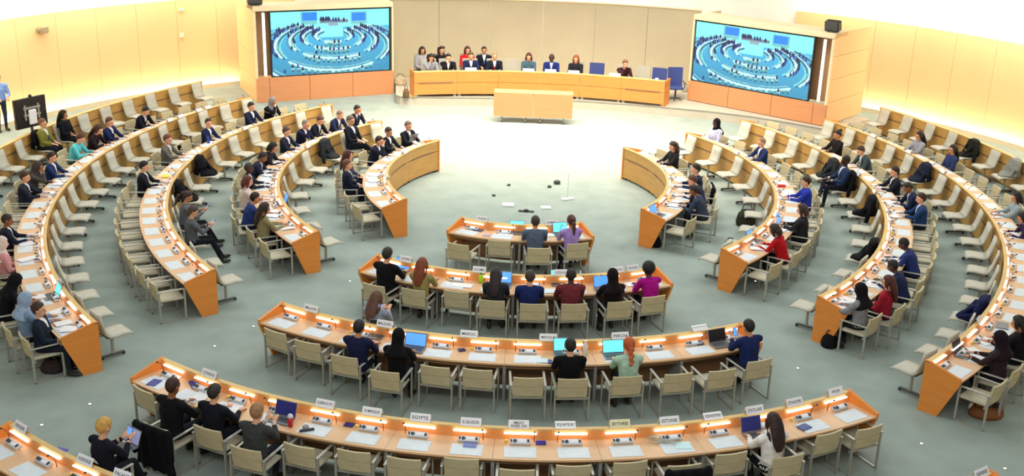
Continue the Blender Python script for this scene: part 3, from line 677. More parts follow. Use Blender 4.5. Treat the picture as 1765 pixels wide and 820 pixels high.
# row, head pixel, pose, hair, hair colour, skin, top colour, words, extras
PPL = [
 ('L4', (231, 190), 'write', 'short', '17130f', 'p', '171b28', 'person in black suit with white shirt looking down', dict(tie='1b2030')),
 ('L4', (189, 211), 'type', 'short', '5a3320', 'p', '1f2a52', 'person in navy suit with brown hair', dict(tie='222233')),
 ('L4', (164, 224), 'writef', 'long', '3c1f16', 'p', '2a1d22', 'person with long brown hair in dark top', {}),
 ('L4', (130, 242), 'writef', 'short', '4a2c1c', 'p', '5cc6d2', 'person in bright turquoise shirt', {}),
 ('L4', (94, 272), 'type', 'short', '2b1a14', 'p', '22345e', 'person in blue suit with short brown hair', {}),
 ('L4', (65, 289), 'chinf', 'hijab', '4c4240', 't', '4d4a48', 'person in patterned dark grey headscarf', {}),
 ('L4', (43, 306), 'type', 'short', '452a1b', 'p', '262c3b', 'person in charcoal suit with grey tie', dict(tie='555b66')),
 ('L4', (15, 384), 'type', 'buzz', '2a1c16', 'b', '1a2033', 'person with shaved head in dark suit', {}),
 ('L4', (11, 420), 'lapf', 'hijab', 'd9c9bd', 'p', 'c98f93', 'person in pink top and pale headscarf', {}),
 ('L4', (27, 486), 'writef', 'hijab', '17161b', 't', '15161c', 'person wrapped in black headscarf and black coat', {}),
 ('L4', (47, 521), 'typef', 'hijab', '93a9c4', 't', '7f97b5', 'person in light blue headscarf and blue coat', {}),
 ('L4', (90, 530), 'lap', 'short', '3d2a22', 'p', '202a3a', 'person in dark blue suit turned towards the aisle', dict(tie='2a3448', turn=-.55)),
 ('L3', (470, 176), 'chin', 'hijab', '8d8a90', 't', '15161c', 'person in grey patterned headscarf resting chin', {}),
 ('L3', (432, 185), 'type', 'short', '17130f', 'p', '1b2440', 'person in navy suit with white shirt', dict(tie='1b2030')),
 ('L3', (362, 214), 'typeR', 'short', '2a1b15', 'p', '1c2748', 'person in navy suit with loose blue collar', {}),
 ('L3', (289, 241), 'type', 'short', '6b3f2c', 'p', '66655f', 'person in grey jacket with reddish hair', {}),
 ('L3', (259, 290), 'type', 'short', '17130f', 'p', '1c1f2a', 'person in black suit beside a yellow folder', {}),
 ('L2', (616, 190), 'chin', 'short', '14110f', 't', '1d2236', 'person in dark suit resting chin on hand', {}),
 ('L2', (589, 198), 'write', 'thin', '8a6a55', 'p', '26304f', 'balding person in navy suit', {}),
 ('L2', (544, 207), 'write', 'short', '5b4238', 'p', '1d2030', 'person in black suit looking down', {}),
 ('L2', (528, 215), 'chin', 'thin', '7b7470', 'p', '1e2440', 'grey-haired person in navy suit, hand on mouth', {}),
 ('L2', (494, 228), 'type', 'short', '4b3a33', 'p', '22283a', 'person in dark suit with white shirt front', dict(tie='2a2a33')),
 ('L2', (472, 255), 'writef', 'bob', '15110f', 't', '23242e', 'person with black bob hair in dark top', {}),
 ('L2', (452, 273), 'write', 'short', '2a1b15', 'b', '242a40', 'person in dark blue suit leaning over papers', {}),
 ('L2', (433, 290), 'type', 'buzz', '3a3430', 'd', '2a2e3a', 'person with shaved head in dark jacket', {}),
 ('L2', (428, 315), 'typef', 'bob', '5b2a20', 'p', 'd7c7c0', 'person with auburn hair in cream top', {}),
 ('L2', (439, 341), 'chin', 'short', '221712', 't', '2b3c74', 'person in bright blue suit with hands at face', {}),
 ('L2', (462, 360), 'typef', 'long', '2a1c14', 't', '8f8560', 'person with dark hair in olive sweater', {}),
 ('L1', (695, 214), 'type', 'short', '6f6258', 'p', '1b1f2a', 'grey-haired person in black suit, pale blue tie', dict(tie='b6c8de')),
 ('L1', (677, 223), 'type', 'buzz', '3b2a22', 't', '1f222c', 'person with shaved head in dark suit', dict(tie='444a55')),
 ('L1', (654, 244), 'chin', 'short', '2b1d17', 'p', '232838', 'person in dark suit with clasped hands', {}),
 ('L1', (600, 269), 'lapf', 'long', '4a2218', 'p', '4d5366', 'person with brown hair and patterned scarf', {}),
 ('L1', (599, 284), 'lap', 'short', '6b4436', 'p', '20263a', 'person in navy jacket leaning back', {}),
 ('R1', (1156, 254), 'typef', 'curly', '3a251b', 'p', '26262c', 'person with very long wavy brown hair', {}),
 ('R1', (1199, 292), 'type', 'short', '1c1512', 'p', '26304a', 'person in navy suit facing a pile of papers', {}),
 ('R1', (1194, 311), 'write', 'short', '5a3c2c', 'p', '2c3248', 'person with brown hair between two colleagues', {}),
 ('R1', (1197, 328), 'write', 'short', '2a201b', 'b', '3b4457', 'large person in slate suit nearest the near end', {}),
 ('R2', (1231, 214), 'lapf', 'hijab', '14151a', 'd', 'b9c1dc', 'person in black headdress and blue patterned top', {}),
 ('R2', (1313, 247), 'type', 'thin', '8a6a55', 'p', '25335e', 'balding person in navy suit', {}),
 ('R2', (1378, 314), 'typef', 'short', '2f1a14', 'p', '2a3ba6', 'person in bright royal blue jacket', {}),
 ('R2', (1380, 361), 'typef', 'bob', '3a2620', 'p', '2b2a30', 'person in dark cardigan beside a blue screen', {}),
 ('R2', (1335, 398), 'writef', 'bob', '2a1a16', 't', 'b01a22', 'person in red jacket with tan scarf', {}),
 ('R3', (1447, 235), 'typef', 'bun', '1b1412', 't', '211d1f', 'person in black dress with hair bun', {}),
 ('R3', (1489, 264), 'write', 'short', '3a2620', 'p', '3d4a50', 'person in dark green jacket bending over tablet', {}),
 ('R3', (1533, 297), 'type', 'short', '191210', 'p', '1e2430', 'person in black suit with white collar', dict(tie='2a2a33')),
 ('R3', (1565, 324), 'write', 'buzz', '2a2220', 'b', '1f2a48', 'person in dark navy suit reading', {}),
 ('R3', (1588, 344), 'type', 'short', '3b2018', 'p', '27406a', 'person in blue suit with brown hair', {}),
 ('R3', (1555, 418), 'write', 'buzz', '1a1413', 'd', '2b3970', 'person in royal navy jacket writing', {}),
 ('R3', (1540, 459), 'write', 'buzz', '1c1614', 'd', '232c50', 'person in navy suit with head lowered', {}),
 ('R3', (1474, 501), 'typef', 'hijab', '17151a', 't', '85868a', 'person in grey sweater and black headscarf', {}),
 ('R3', (1530, 488), 'lapf', 'long', '4a2018', 'p', '9c2436', 'person with auburn hair in crimson jacket', {}),
 ('R4', (1588, 237), 'typef', 'long', '1c1310', 't', '8f93a0', 'person with long black hair in grey top', {}),
 ('R4', (1648, 262), 'lapf', 'long', '17120f', 't', '2f3c66', 'person with long black hair in navy clothes', {}),
 ('R4', (1745, 341), 'typef', 'bob', '1c1310', 't', '8fa0a6', 'person in pale top with dark suspenders', {}),
 ('R4', (1761, 376), 'writef', 'bob', '1c1310', 't', '33284a', 'person in dark purple top at picture edge', {}),
 ('R4', (1718, 584), 'typef', 'hijab', '231820', 't', '35282c', 'person in dark brown coat and dark headscarf', {}),
 ('R4', (1757, 556), 'typef', 'long', '17120f', 't', '1c1a20', 'person in black clothes at right picture edge', {}),
 ('B1', (922, 380), 'type', 'short', '3a2e26', 't', '55637a', 'person in slate grey suit seen from behind', {}),
 ('B1', (992, 390), 'typef', 'ponytail', '4a2c20', 't', 'a68ad2', 'person with long brown hair in lilac top', {}),
 ('B2', (668, 440), 'type', 'short', '2a221f', 'p', '151519', 'large person in black suit', dict(scale=1.06)),
 ('B2', (722, 462), 'typef', 'long', '7a3a1c', 'p', '9a8d58', 'person with long auburn hair in olive top', {}),
 ('B2', (850, 490), 'typef', 'long', '2a2023', 't', '2c3036', 'person with long black hair in dark grey', {}),
 ('B2', (914, 487), 'type', 'short', '3a3028', 'p', '1f2b5c', 'person in navy jacket with short dark hair', {}),
 ('B2', (985, 478), 'type', 'buzz', '1f1816', 'd', '6d2f35', 'person in maroon suit with shaved head', dict(scale=1.03)),
 ('B2', (1068, 490), 'typef', 'hijab', '1c1517', 't', '1c1719', 'person with black hair and black clothes', {}),
 ('B2', (1123, 470), 'chinf', 'afro', '0f1012', 'd', 'a3127f', 'person in magenta jacket with black rounded hair', {}),
 ('B3', (617, 568), 'type', 'short', '171516', 't', '1d2140', 'person in dark navy suit beside red notebook', {}),
 ('B3', (687, 582), 'typef', 'hijab', '101213', 't', '111214', 'person in black headscarf and black jacket', {}),
 ('B3', (983, 598), 'type', 'short', '15130f', 'p', '101114', 'person in black suit with headset', {}),
 ('B3', (1088, 603), 'typef', 'braid', 'b2562a', 'p', 'a9c9b4', 'person with ginger braid in mint top', {}),
 ('B3', (1290, 565), 'phonem', 'short', '121012', 't', '1f2a58', 'person in navy suit holding a phone', {}),
 ('B4', (298, 668), 'type', 'buzz', '3a2018', 'b', '151619', 'person with shaved head in black suit', dict(scale=1.05)),
 ('B4', (361, 684), 'type', 'short', '2e2724', 'p', '1a1c26', 'person in black suit with dark hair', {}),
 ('B4', (428, 724), 'phonem', 'short', '9a7350', 'p', '3d4040', 'person with sandy hair in charcoal jacket', {}),
 ('B4', (1325, 738), 'typef', 'long', '2d1a1a', 't', 'e8e6e2', 'person with long dark hair in white top', {}),
]
# people on shell seats (the row is the desk behind their backs)
PPS = [
 ('L5', (68, 218), 'lap', 'short', '7a5238', 'p', '83803c', 'person in olive suit below the black monitor', dict(tie='2c3a66')),
 ('L5', (99, 209), 'lapf', 'long', '17130f', 't', '1a1c26', 'person with dark hair in black clothes', {}),
 ('L3', (316, 340), 'phone', 'ponytail', '3a2620', 't', '666a74', 'person with dark tied hair in grey jacket', {}),
 ('L3', (323, 362), 'phone', 'short', '4a3a30', 'p', '5c5f66', 'person in grey jacket with black trousers outstretched', {}),
 ('L2', (608, 211), 'cross', 'short', '6a564a', 'p', '1c212c', 'large person in black suit leaning back', dict(tie='2a3448', scale=1.08)),
 ('R3', (1456, 278), 'cross', 'buzz', '171212', 'd', '2b3a5c', 'person in blue suit with legs crossed', dict(scale=1.05)),
 ('B3', (640, 523), 'phone', 'long', '5a3a2c', 'p', '8f97a6', 'person with brown hair in grey sweater, laptop on knees', {}),
 ('B5', (150, 752), 'phone', 'short', 'c99a4e', 'p', '1b1d2a', 'blond person in black jacket with laptop on knees', {}),
]
def ang_of(R, p): 
    a = math.atan2(p[1]-R.c[1], p[0]-R.c[0])
    ref = (R.a0+R.a1)/2
    while a-ref > PI: a -= 2*PI
    while a-ref < -PI: a += 2*PI
    return a
BLOBS = []
def seated(rec, table, shell):
    row, px, pose, hair, hc, skin, top, words, ex = rec
    R = ROWS[row]; sc_ = ex.get('scale', 1.0); hm = get_body(pose)[1].translation*sc_
    p = at(px[0], px[1], hm.z-.02); a = ang_of(R, p); want = math.hypot(p[0]-R.c[0], p[1]-R.c[1])-R.r+hm.y
    keys = [k for k in table if k[0] == row and table[k]['occ'] is None]
    off = -.36
    if keys:
        k = min(keys, key=lambda q: abs(table[q]['a']-a)); S = table[k]; S['occ'] = words
        if S.get('fixed'):
            a = S['a']+max(-.12, min(.12, (a-S['a'])*R.r))/R.r; off = max(S['off']-.16, min(S['off']+.05, want))
        else:
            lim = .16 if row[0] in 'LR' else .34; S['a'] += max(-lim, min(lim, (a-S['a'])*R.r))/R.r; a = S['a']
            if not shell: off = max(.80, min(1.06 if row[0] in 'LR' else 1.3, want)); S['off'] = off+.03
    rz = face_in(a)+ex.get('turn', 0)
    x, y, z = pos(R, a, off)
    return rec, R, a, (x, y, 0), rz
placed = []
for rec in PPL: placed.append(seated(rec, SEATS, False)+(False,))
for rec in PPS: placed.append(seated(rec, SHELLS, True)+(True,))
byrow = {}
for q in placed:
    byrow.setdefault((q[1].key, q[5]), []).append(q)
for (key, shell), qs in byrow.items():
    R = ROWS[key]; s = 1 if R.a1 > R.a0 else -1
    qs.sort(key=lambda q: s*q[2])
    for i, (rec, R, a, loc, rz, sh_) in enumerate(qs):
        row, px, pose, hair, hc, skin, top, words, ex = rec
        if shell: lab = '%s, sitting in front of the %s' % (words, R.words)
        else: lab = '%s, %s person from the %s at the %s' % (words, ORD[i+1], 'stage' if key[0] in 'LR' else 'left', R.words)
        w = lab.split()
        if len(w) > 16: lab = '%s, %s from the %s, %s' % (words, ORD[i+1], 'stage' if key[0] in 'LR' else 'left', R.words)
        fem = not POSES[pose].get('jacket', True)
        person(loc, rz, pose, hair, hc, skin, top, ex.get('bottom'), ex.get('shirt', 'e6e9f2'), ex.get('tie'), ex.get('scale', 1.0), lab)
        BLOBS.append((loc[0], loc[1], .95, top))
# ------------------------------------------------------------------ chairs set out
first = {'armchair': ARM, 'shell': SHELL}; used = set()
def put(proto, key, loc, rz, label, cat, group):
    if key not in used: o = proto; used.add(key)
    else: o = copy_tree(proto)
    o.location = loc; o.rotation_euler = (0, 0, rz); return tag(o, label, cat, group)
rj = random.Random(11)
CHPOS = []
for k, R in ROWS.items():
    ks = sorted([q for q in SEATS if q[0] == k], key=lambda q: q[1])
    for q in ks:
        S = SEATS[q]
        if k == 'B5': continue
        if k == 'B1' and q[1] == 0: S['a'] -= .02
        loc = pos(R, S['a'], S['off']); jit = rj.uniform(-.07, .07) if not S['occ'] else 0
        o = put(ARM, 'armchair', loc, face_in(S['a'])+jit, '%s beige armchair, %s from the %s at the %s' % ('occupied' if S['occ'] else 'empty', ORD[q[1]+1], R.start, R.words), 'chair', 'beige armchairs at the curved desks')
        CHPOS.append((loc[0], loc[1], k))
for k in ('L2', 'L3', 'L4', 'L5', 'R2', 'R3', 'R4', 'R5'):
    R = ROWS[k]
    for q in sorted([q for q in SHELLS if q[0] == k], key=lambda q: q[1]):
        S = SHELLS[q]
        loc = pos(R, S['a'], S['off'])
        back = ('front of the '+R.words) if k[1] != '5' else ('partition by the %s wall' % ('left' if k[0] == 'L' else 'right'))
        put(SHELL, 'shell', loc, face_in(S['a'])+rj.uniform(-.10, .10), 'pale shell swivel seat, %s from the stage against the %s' % (ORD[q[1]+1], back), 'chair', 'pale shell seats along the desk fronts')
# two more armchairs, set in front of centre desks for the people with laptops on their knees
for key, hx in (('B3', (640, 523)), ('B5', (150, 752))):
    R = ROWS[key]; a = ang_of(R, at(*hx, 1.2))
    put(ARM, 'armchair', pos(R, a, -.36), face_in(a), 'beige armchair standing on the stage side of the %s' % R.words, 'chair', None)

# ------------------------------------------------------------------ head table on the platform
ZP = .28
HC, HR = (0, -.55), 12.5
t = empty('head_table', label='long curved maple head table on the low platform', cat='table')
aa = [math.atan2(.0, 1)]*0
angs = [PI/2-math.asin(x/HR) for x in (-4.40, -2.92, -1.46, 0, 1.46, 2.92, 4.42)]
for i in range(6):
    a, b_ = angs[i]-.0004, angs[i+1]+.0004
    MB().arc(HC, HR, HR+.03, ZP+.10, ZP+.52, a, b_, 6).obj('front_panel', M_HEADW, t)
    MB().arc(HC, HR-.012, HR+.03, ZP+.53, ZP+.90, a, b_, 6).obj('front_panel', M_HEADW, t)
    if i in (0, 5): MB().arc(HC, HR-.016, HR, ZP+.50, ZP+.545, a-.012, b_+.012, 6).obj('air_slot', M_DARKW, t)
    for f in (.06, .94):
        MB().box((0, 0, .05), (.10, .4, .10)).obj('foot', M_METAL, t).matrix_local = Matrix.Translation((HC[0]+(HR+.25)*math.cos(a+(b_-a)*f), HC[1]+(HR+.25)*math.sin(a+(b_-a)*f), ZP))@Matrix.Rotation(a-PI/2, 4, 'Z')
MB().arc(HC, HR-.02, HR+.16, ZP+.90, ZP+.93, angs[0], angs[6], 30).obj('ledge', M_LEDGE, t)
MB().arc(HC, HR+.05, HR+.72, ZP+.72, ZP+.75, angs[0], angs[6], 30).obj('worktop', M_WOODT, t)
for a in (angs[0], angs[6]):
    q = .045/HR*(-1 if a == angs[0] else 1)
    MB().arc(HC, HR, HR+.72, ZP, ZP+.92, a, a+q, 1).obj('end_panel', M_WOODE, t)
def hpos(x, off, z=ZP):
    a = PI/2-math.asin((x-HC[0])/(HR+off)); return (HC[0]+(HR+off)*math.cos(a), HC[1]+(HR+off)*math.sin(a), z), a+PI/2
def dais_chair_proto():
    t = empty('high_back_chair')
    MB().box((0, .0, .46), (.52, .50, .09), bev=.03).obj('seat', M_FAB2, t)
    V = []; n = 6; F = []
    for i in range(n+1):
        x = -.27+.54*i/n; cv = .035*(1-(x/.27)**2)
        for y, z in ((-.24-cv, .48), (-.19-cv, .48), (-.26-cv, 1.14), (-.31-cv, 1.14)): V.append((x, y, z))
    for i in range(n):
        for k in range(4): F.append((i*4+k, i*4+(k+1) % 4, i*4+4+(k+1) % 4, i*4+4+k))
    F += [(0, 1, 2, 3), (n*4, n*4+3, n*4+2, n*4+1)]
    mesh_obj('backrest', V, F, mat('high_back_fabric', (.42, .42, .36), .6), t)
    for s in (-1, 1):
        b = MB(); b.box((s*.29, .0, .66), (.04, .40, .03), bev=.008); b.box((s*.29, .16, .56), (.03, .03, .2)); b.obj('armrest', M_METAL, t)
    MB().loft([(0, 0, .08), (0, 0, .42)], [.035, .035], 8).obj('column', M_METAL, t)
    for k in range(5):
        a = 2*PI*k/5; MB().loft([(0, 0, .08), (.28*math.cos(a), .28*math.sin(a), .035)], [.025, .02], 6).obj('base_leg', M_DGREY, t)
    return t
DCH = dais_chair_proto(); M_BLUEF = mat('blue_fabric', (.035, .06, .24), .7)
def blue_chair(loc, rz, label):
    o = copy_tree(DCH); o.location = loc; o.rotation_euler = (0, 0, rz); o.name = 'office_chair'; tag(o, label, 'chair', 'blue upholstered chairs on the platform')
    for c in o.children:
        if c.name.startswith(('seat', 'backrest')):
            c.data = c.data.copy(); c.data.materials[0] = M_BLUEF
        if c.name.startswith(('armrest', 'base_leg', 'column')): c.data = c.data.copy(); c.data.materials[0] = M_DGREY
def hx_from(px, z=1.5, row=0): return at(px[0], px[1], z)[0]
DPPL = [((738, 104), 'chinf', 'curly', '17130f', 't', '8b92a0', 'person with black curls in grey, hand on face', {}, 0),
 ((771, 99), 'chin', 'short', '2a1b15', 'p', '1c1d24', 'person in black suit with white shirt', {}, 0),
 ((813, 95), 'type', 'short', '5a4034', 'p', '20284a', 'person in navy suit with blue tie behind name card', dict(tie='2a3a8a'), 0),
 ((853, 97), 'type', 'thin', '9a7a66', 'p', '1c2030', 'balding person in dark suit', dict(tie='8a2028'), 0),
 ((911, 102), 'typef', 'bob', '4a2018', 'p', '3f5a6c', 'person with chestnut bob in teal jacket', {}, 0),
 ((951, 101), 'type', 'buzz', '3a302c', 'd', '1e2c6a', 'person in blue suit with pale blue tie', dict(tie='9ab0e0', shirt='aab8e6'), 0),
 ((993, 102), 'typef', 'long', '8a4a2a', 'p', '23232c', 'person with long copper hair in dark jacket', {}, 0),
 ((1074, 109), 'chinf', 'short', '7a4c38', 'p', '3a2028', 'person in plum jacket turned sideways', dict(turn=.5), 0),
 ((728, 90), 'lapf', 'bob', '17130f', 't', '9a9aa2', 'person with black bob in grey', {}, 1),
 ((765, 84), 'lapf', 'curly', '2a1812', 'p', '1c1a20', 'person with long curls in black and red', {}, 1),
 ((807, 87), 'lapf', 'bob', '4a1f16', 'p', 'c81f28', 'person with auburn hair in bright red jacket', {}, 1),
 ((838, 81), 'lap', 'short', '191310', 't', '1a1e2c', 'person in dark suit with blue tie', dict(tie='3a5aa0'), 1)]
cnt = [0, 0]
for (px, pose, hair, hc, skin, top, words, ex, back) in DPPL:
    x = at(px[0], px[1], 1.52 if not back else 1.52)[0]; cnt[back] += 1
    loc, rz = hpos(x, .98 if not back else 2.05)
    lab = '%s, %s person from the left %s' % (words, ORD[cnt[back]], 'at the head table' if not back else 'in the back row on the platform')
    if len(lab.split()) > 16: lab = '%s, %s from left %s' % (words, ORD[cnt[back]], 'at head table' if not back else 'in platform back row')
    person(loc, rz+ex.get('turn', 0), pose, hair, hc, skin, top, None, ex.get('shirt', 'e6e9f2'), ex.get('tie'), 1.07, lab)
    BLOBS.append((loc[0], loc[1], 1.2, top))
    dc = DCH if not cnt[0]+cnt[1]-1 else copy_tree(DCH)
    dc.location = loc; dc.rotation_euler = (0, 0, rz)
    tag(dc, 'grey high-backed chair, %s from the left %s' % (ORD[cnt[back]], 'occupied at the head table' if not back else 'in the platform back row'), 'chair', 'grey high-backed chairs on the platform')
for n_, px in enumerate(((885, 105), (1105, 118))):
    loc, rz = hpos(at(px[0], px[1], 1.3)[0], 1.0); dc = copy_tree(DCH); dc.location = loc; dc.rotation_euler = (0, 0, rz)
    tag(dc, ('empty grey high-backed chair near the middle of the head table', 'empty grey high-backed chair near the right end of the head table')[n_], 'chair', 'grey high-backed chairs on the platform')
for px, off, lab, r in (((1027, 118), .95, 'blue chair tucked behind the head table, between two people', 0), ((1134, 130), .95, 'blue chair behind the right end of the head table', 0), ((1166, 128), 1.35, 'blue swivel chair standing free right of the head table', .6)):
    p = at(px[0], px[1], 1.2); 
    if off > 1: loc = (p[0], p[1]-.1, ZP); rz = PI-.5
    else: loc, rz = hpos(p[0], off)
    blue_chair(loc, rz+r, lab)

# rolling panelled table in front
t = empty('rolling_table', (-.12, 9.12, 0), 0, 'low maple-fronted rolling table in front of the head table', 'table')
for s in (-1, 1): MB().box((s*.665, -.02, .625), (1.32, .03, .81), bev=.004).obj('front_panel', M_BOOTH, t)
MB().box((0, .25, 1.03), (2.66, .56, .025), bev=.004).obj('tabletop', M_BOOTH, t)
for x in (-1.05, -.25, .25, 1.05):
    b = MB(); b.box((x, .25, .08), (.04, .46, .03)); b.box((x, .25, .55), (.04, .04, .94)); b.obj('leg', M_METAL, t)
    for y in (.04, .46): MB().loft([(x-.015, y, .035), (x+.015, y, .035)], [.035, .035], 10).obj('castor', M_DGREY, t)

# ------------------------------------------------------------------ writing
def text_mesh(s, w, h, bold=True):
    cu = bpy.data.curves.new('txt', 'FONT'); cu.body = s; cu.align_x = 'CENTER'; cu.align_y = 'CENTER'; cu.size = 1.0; cu.resolution_u = 2; cu.space_line = .8; cu.offset = .012
    o = bpy.data.objects.new('txt', cu); COL.objects.link(o); dg = bpy.context.evaluated_depsgraph_get()
    me = bpy.data.meshes.new_from_object(o.evaluated_get(dg)); bpy.data.objects.remove(o)
    V = np.array([v.co for v in me.vertices]); mn, mx = V.min(0), V.max(0); sx = w/(mx[0]-mn[0]); sy = h/(mx[1]-mn[1]); sx = min(sx, sy*1.6)
    for v in me.vertices: v.co = Vector(((v.co.x-(mn[0]+mx[0])/2)*sx, (v.co.y-(mn[1]+mx[1])/2)*sy, 0))
    me.name = 'lettering'; return me
def name_card(loc, rz, s, label, w=.30, h=.125, col=None, lean=.48):
    """folded card, its face towards local -Y (the delegates)"""
    t = empty('name_card', loc, rz, label, 'name card', 'name cards on the desk ledges')
    R_ = Matrix.Rotation(-lean, 3, 'X'); cm = col or M_CARD
    MB().box((0, -.012, h/2), (w, .003, h), R_).obj('card_front', cm, t)
    MB().box((0, .045, h/2-.001), (w, .003, h), Matrix.Rotation(lean, 3, 'X')).obj('card_back', cm, t)
    if s:
        me = text_mesh(s, w*.80, h*(.40 if '\n' not in s else .68)); me.materials.clear(); me.materials.append(M_INK)
        o = link(bpy.data.objects.new('lettering', me), t)
        o.matrix_local = Matrix.Translation((0, -.012-.0035, h/2))@R_.to_4x4()@Matrix.Rotation(PI/2, 4, 'X')
    return t
CARDS = [('B1', (831, 378), 'SUISSE'), ('B1', (949, 383), 'DANEMARK'),
 ('B2', (702, 446), 'CHYPRE'), ('B2', (826, 466), 'COLOMBIE'), ('B2', (966, 470), 'COSTA RICA'), ('B2', (1066, 468), "CÔTE D'IVOIRE"), ('B2', (1092, 464), 'CROATIE'),
 ('B3', (538, 532), 'MALAWI'), ('B3', (663, 560), 'MALDIVES'), ('B3', (808, 578), 'MAROC'), ('B3', (945, 583), 'MEXIQUE'), ('B3', (1069, 580), 'PEROU'), ('B3', (1208, 568), ''),
 ('B4', (364, 644), 'CONGO'), ('B4', (563, 695), 'DJIBOUTI'), ('B4', (642, 710), 'DOMINIQUE'), ('B4', (725, 721), 'EGYPTE'), ('B4', (812, 728), 'EL SALVADOR'), ('B4', (894, 733), 'EMIRATS\nARABES UNIS'),
 ('B4', (975, 737), 'EQUATEUR'), ('B4', (1068, 731), 'ERYTHREE'), ('B4', (1152, 724), 'ESTONIE'), ('B4', (1230, 720), 'ESWATINI'), ('B4', (1301, 708), 'ETATS-UNIS'), ('B4', (1367, 693), 'ETHIOPIE'), ('B4', (1441, 677), 'FIDJI'),
 ('B5', (35, 738), 'NIGER'), ('B5', (149, 794), 'NORVEGE'), ('B5', (218, 816), 'PALAOS'), ('B5', (1690, 816), 'SERBIE')]
for key, px, s in CARDS:
    R = ROWS[key]; a = ang_of(R, at(px[0], px[1], .96)); yel = s == 'ERYTHREE'
    flatc = s in ('EQUATEUR', 'ESWATINI')
    t = name_card(pos(R, a, .018, HL), face_in(a), s, ('%s name card reading %s on the %s ledge' % ('cream' if yel else 'white', s.replace('\n', ' '), R.words)) if s else 'blank white card lying on the %s ledge' % R.words,
              col=flat('f4efc0', .6) if yel else None, lean=1.0 if flatc or not s else .48, w=.26 if key in ('B1', 'B2') else .30)
    if s == 'PEROU':
        b = MB(); b.ell((0, 0, 0), (.016, .003, .016), 10, 8); b.obj('emblem', flat('5a5f7a', .6), t).location = (.105, -.02, .052)
# plates facing the hall on the head table
for i, px in enumerate(((812, 118), (911, 121), (949, 122), (989, 124), (1060, 129))):
    p, rz = hpos(at(px[0], px[1], 1.26)[0], .06, ZP+.93)
    t = name_card(p, rz+PI, 'MEMBRE' if 0 else '', 'white name plate, %s from the left on the head table edge' % ORD[i+1], w=.40, h=.11)
p, rz = hpos(4.15, .08, ZP+.93)
name_card(p, rz, '', 'small white folded card at the right end of the head table', w=.10, h=.08)

# ------------------------------------------------------------------ desktop things
def laptop(loc, rz, screen, label, w=.34, d=.23, body=None, angle=1.92):
    """opened laptop used from its local -Y side"""
    t = empty('laptop', loc, rz, label, 'laptop')
    MB().box((0, 0, .009), (w, d, .016), bev=.004).obj('keyboard_base', body or M_ALU, t)
    MB().box((0, -.01, .019), (w*.88, d*.55, .003)).obj('keys', M_DGREY, t)
    R_ = Matrix.Rotation(-(angle-PI/2), 3, 'X')
    o = MB().box((0, 0, d/2), (w, .010, d), bev=.003).obj('lid', body or M_ALU, t); o.matrix_local = Matrix.Translation((0, d/2, .016))@R_.to_4x4()
    s = MB().box((0, -.006, d/2), (w*.93, .003, d*.88)).obj('display', screen or M_BLACK, o)
    return t
def desk_item(key, px, z=HW): R = ROWS[key]; p = at(px[0], px[1], z); a = ang_of(R, p); return (p[0], p[1], z+.008), face_in(a)
for key, px, scr, lab, kw in [
 ('B1', (890, 402), M_SCRC, 'open laptop with blue screen left of the grey-suited person', {}),
 ('B1', (968, 405), M_SCRC, 'open laptop with bright cyan screen before the lilac-clad person', {}),
 ('B2', (688, 468), M_SCR, 'open laptop with blue screen beside the person in black suit', {}),
 ('B2', (866, 493), M_SCR, 'open laptop with blue screen by the dark-haired person at the eight-seat desk', {}),
 ('B2', (965, 490), M_SCRC, 'open laptop with cyan screen before the person in maroon', {}),
 ('B2', (1043, 500), M_SCR, 'wide open laptop with blue screen beside black-clad person', dict(w=.40)),
 ('B3', (712, 603), M_SCR, 'large laptop with blue screen beside the black headscarf', dict(w=.38)),
 ('B3', (972, 612), M_SCRC, 'laptop with cyan screen before the black-suited person with headset', {}),
 ('B3', (1060, 615), M_SCRC, 'laptop with bright cyan screen beside the ginger braid', dict(w=.38)),
 ('B3', (645, 580), M_BLACK, 'dark laptop before the person in navy at the twelve-seat desk', {}),
 ('B3', (1243, 595), M_BLACK, 'black laptop seen from behind at the right end', dict(w=.36)),
 ('B4', (484, 725), M_NAVYB, 'laptop with dark navy screen beside a red cup', dict(w=.36)),
 ('B4', (1302, 752), M_NAVYB, 'small laptop with violet screen before white-topped person', {}),
 ('L4', (87, 512), M_SCRC, 'open laptop with light blue screen by the blue headscarf', {}),
 ('L2', (482, 352), M_SCR, 'open laptop between papers near end of the left second desk', {}),
 ('R1', (1135, 372), M_SCR, 'blue laptop at the near end of the innermost right desk', {}),
 ('R2', (1303, 417), M_SCR, 'laptop in front of the red jacket', {}),
 ('R2', (1352, 387), M_SCR, 'open laptop with blue screen at the second right desk', {}),
 ('R4', (1662, 612), M_BLACK, 'open grey laptop before the person in brown coat', dict(w=.36)),
 ('R1', (1171, 257), M_BLACK, 'dark laptop in front of the person with wavy hair', {}),
 ('L1', (706, 243), M_BLACK, 'black laptop near the stage end of the innermost left desk', {})]:
    loc, rz = desk_item(key, px); laptop(loc, rz, scr, lab, **kw)
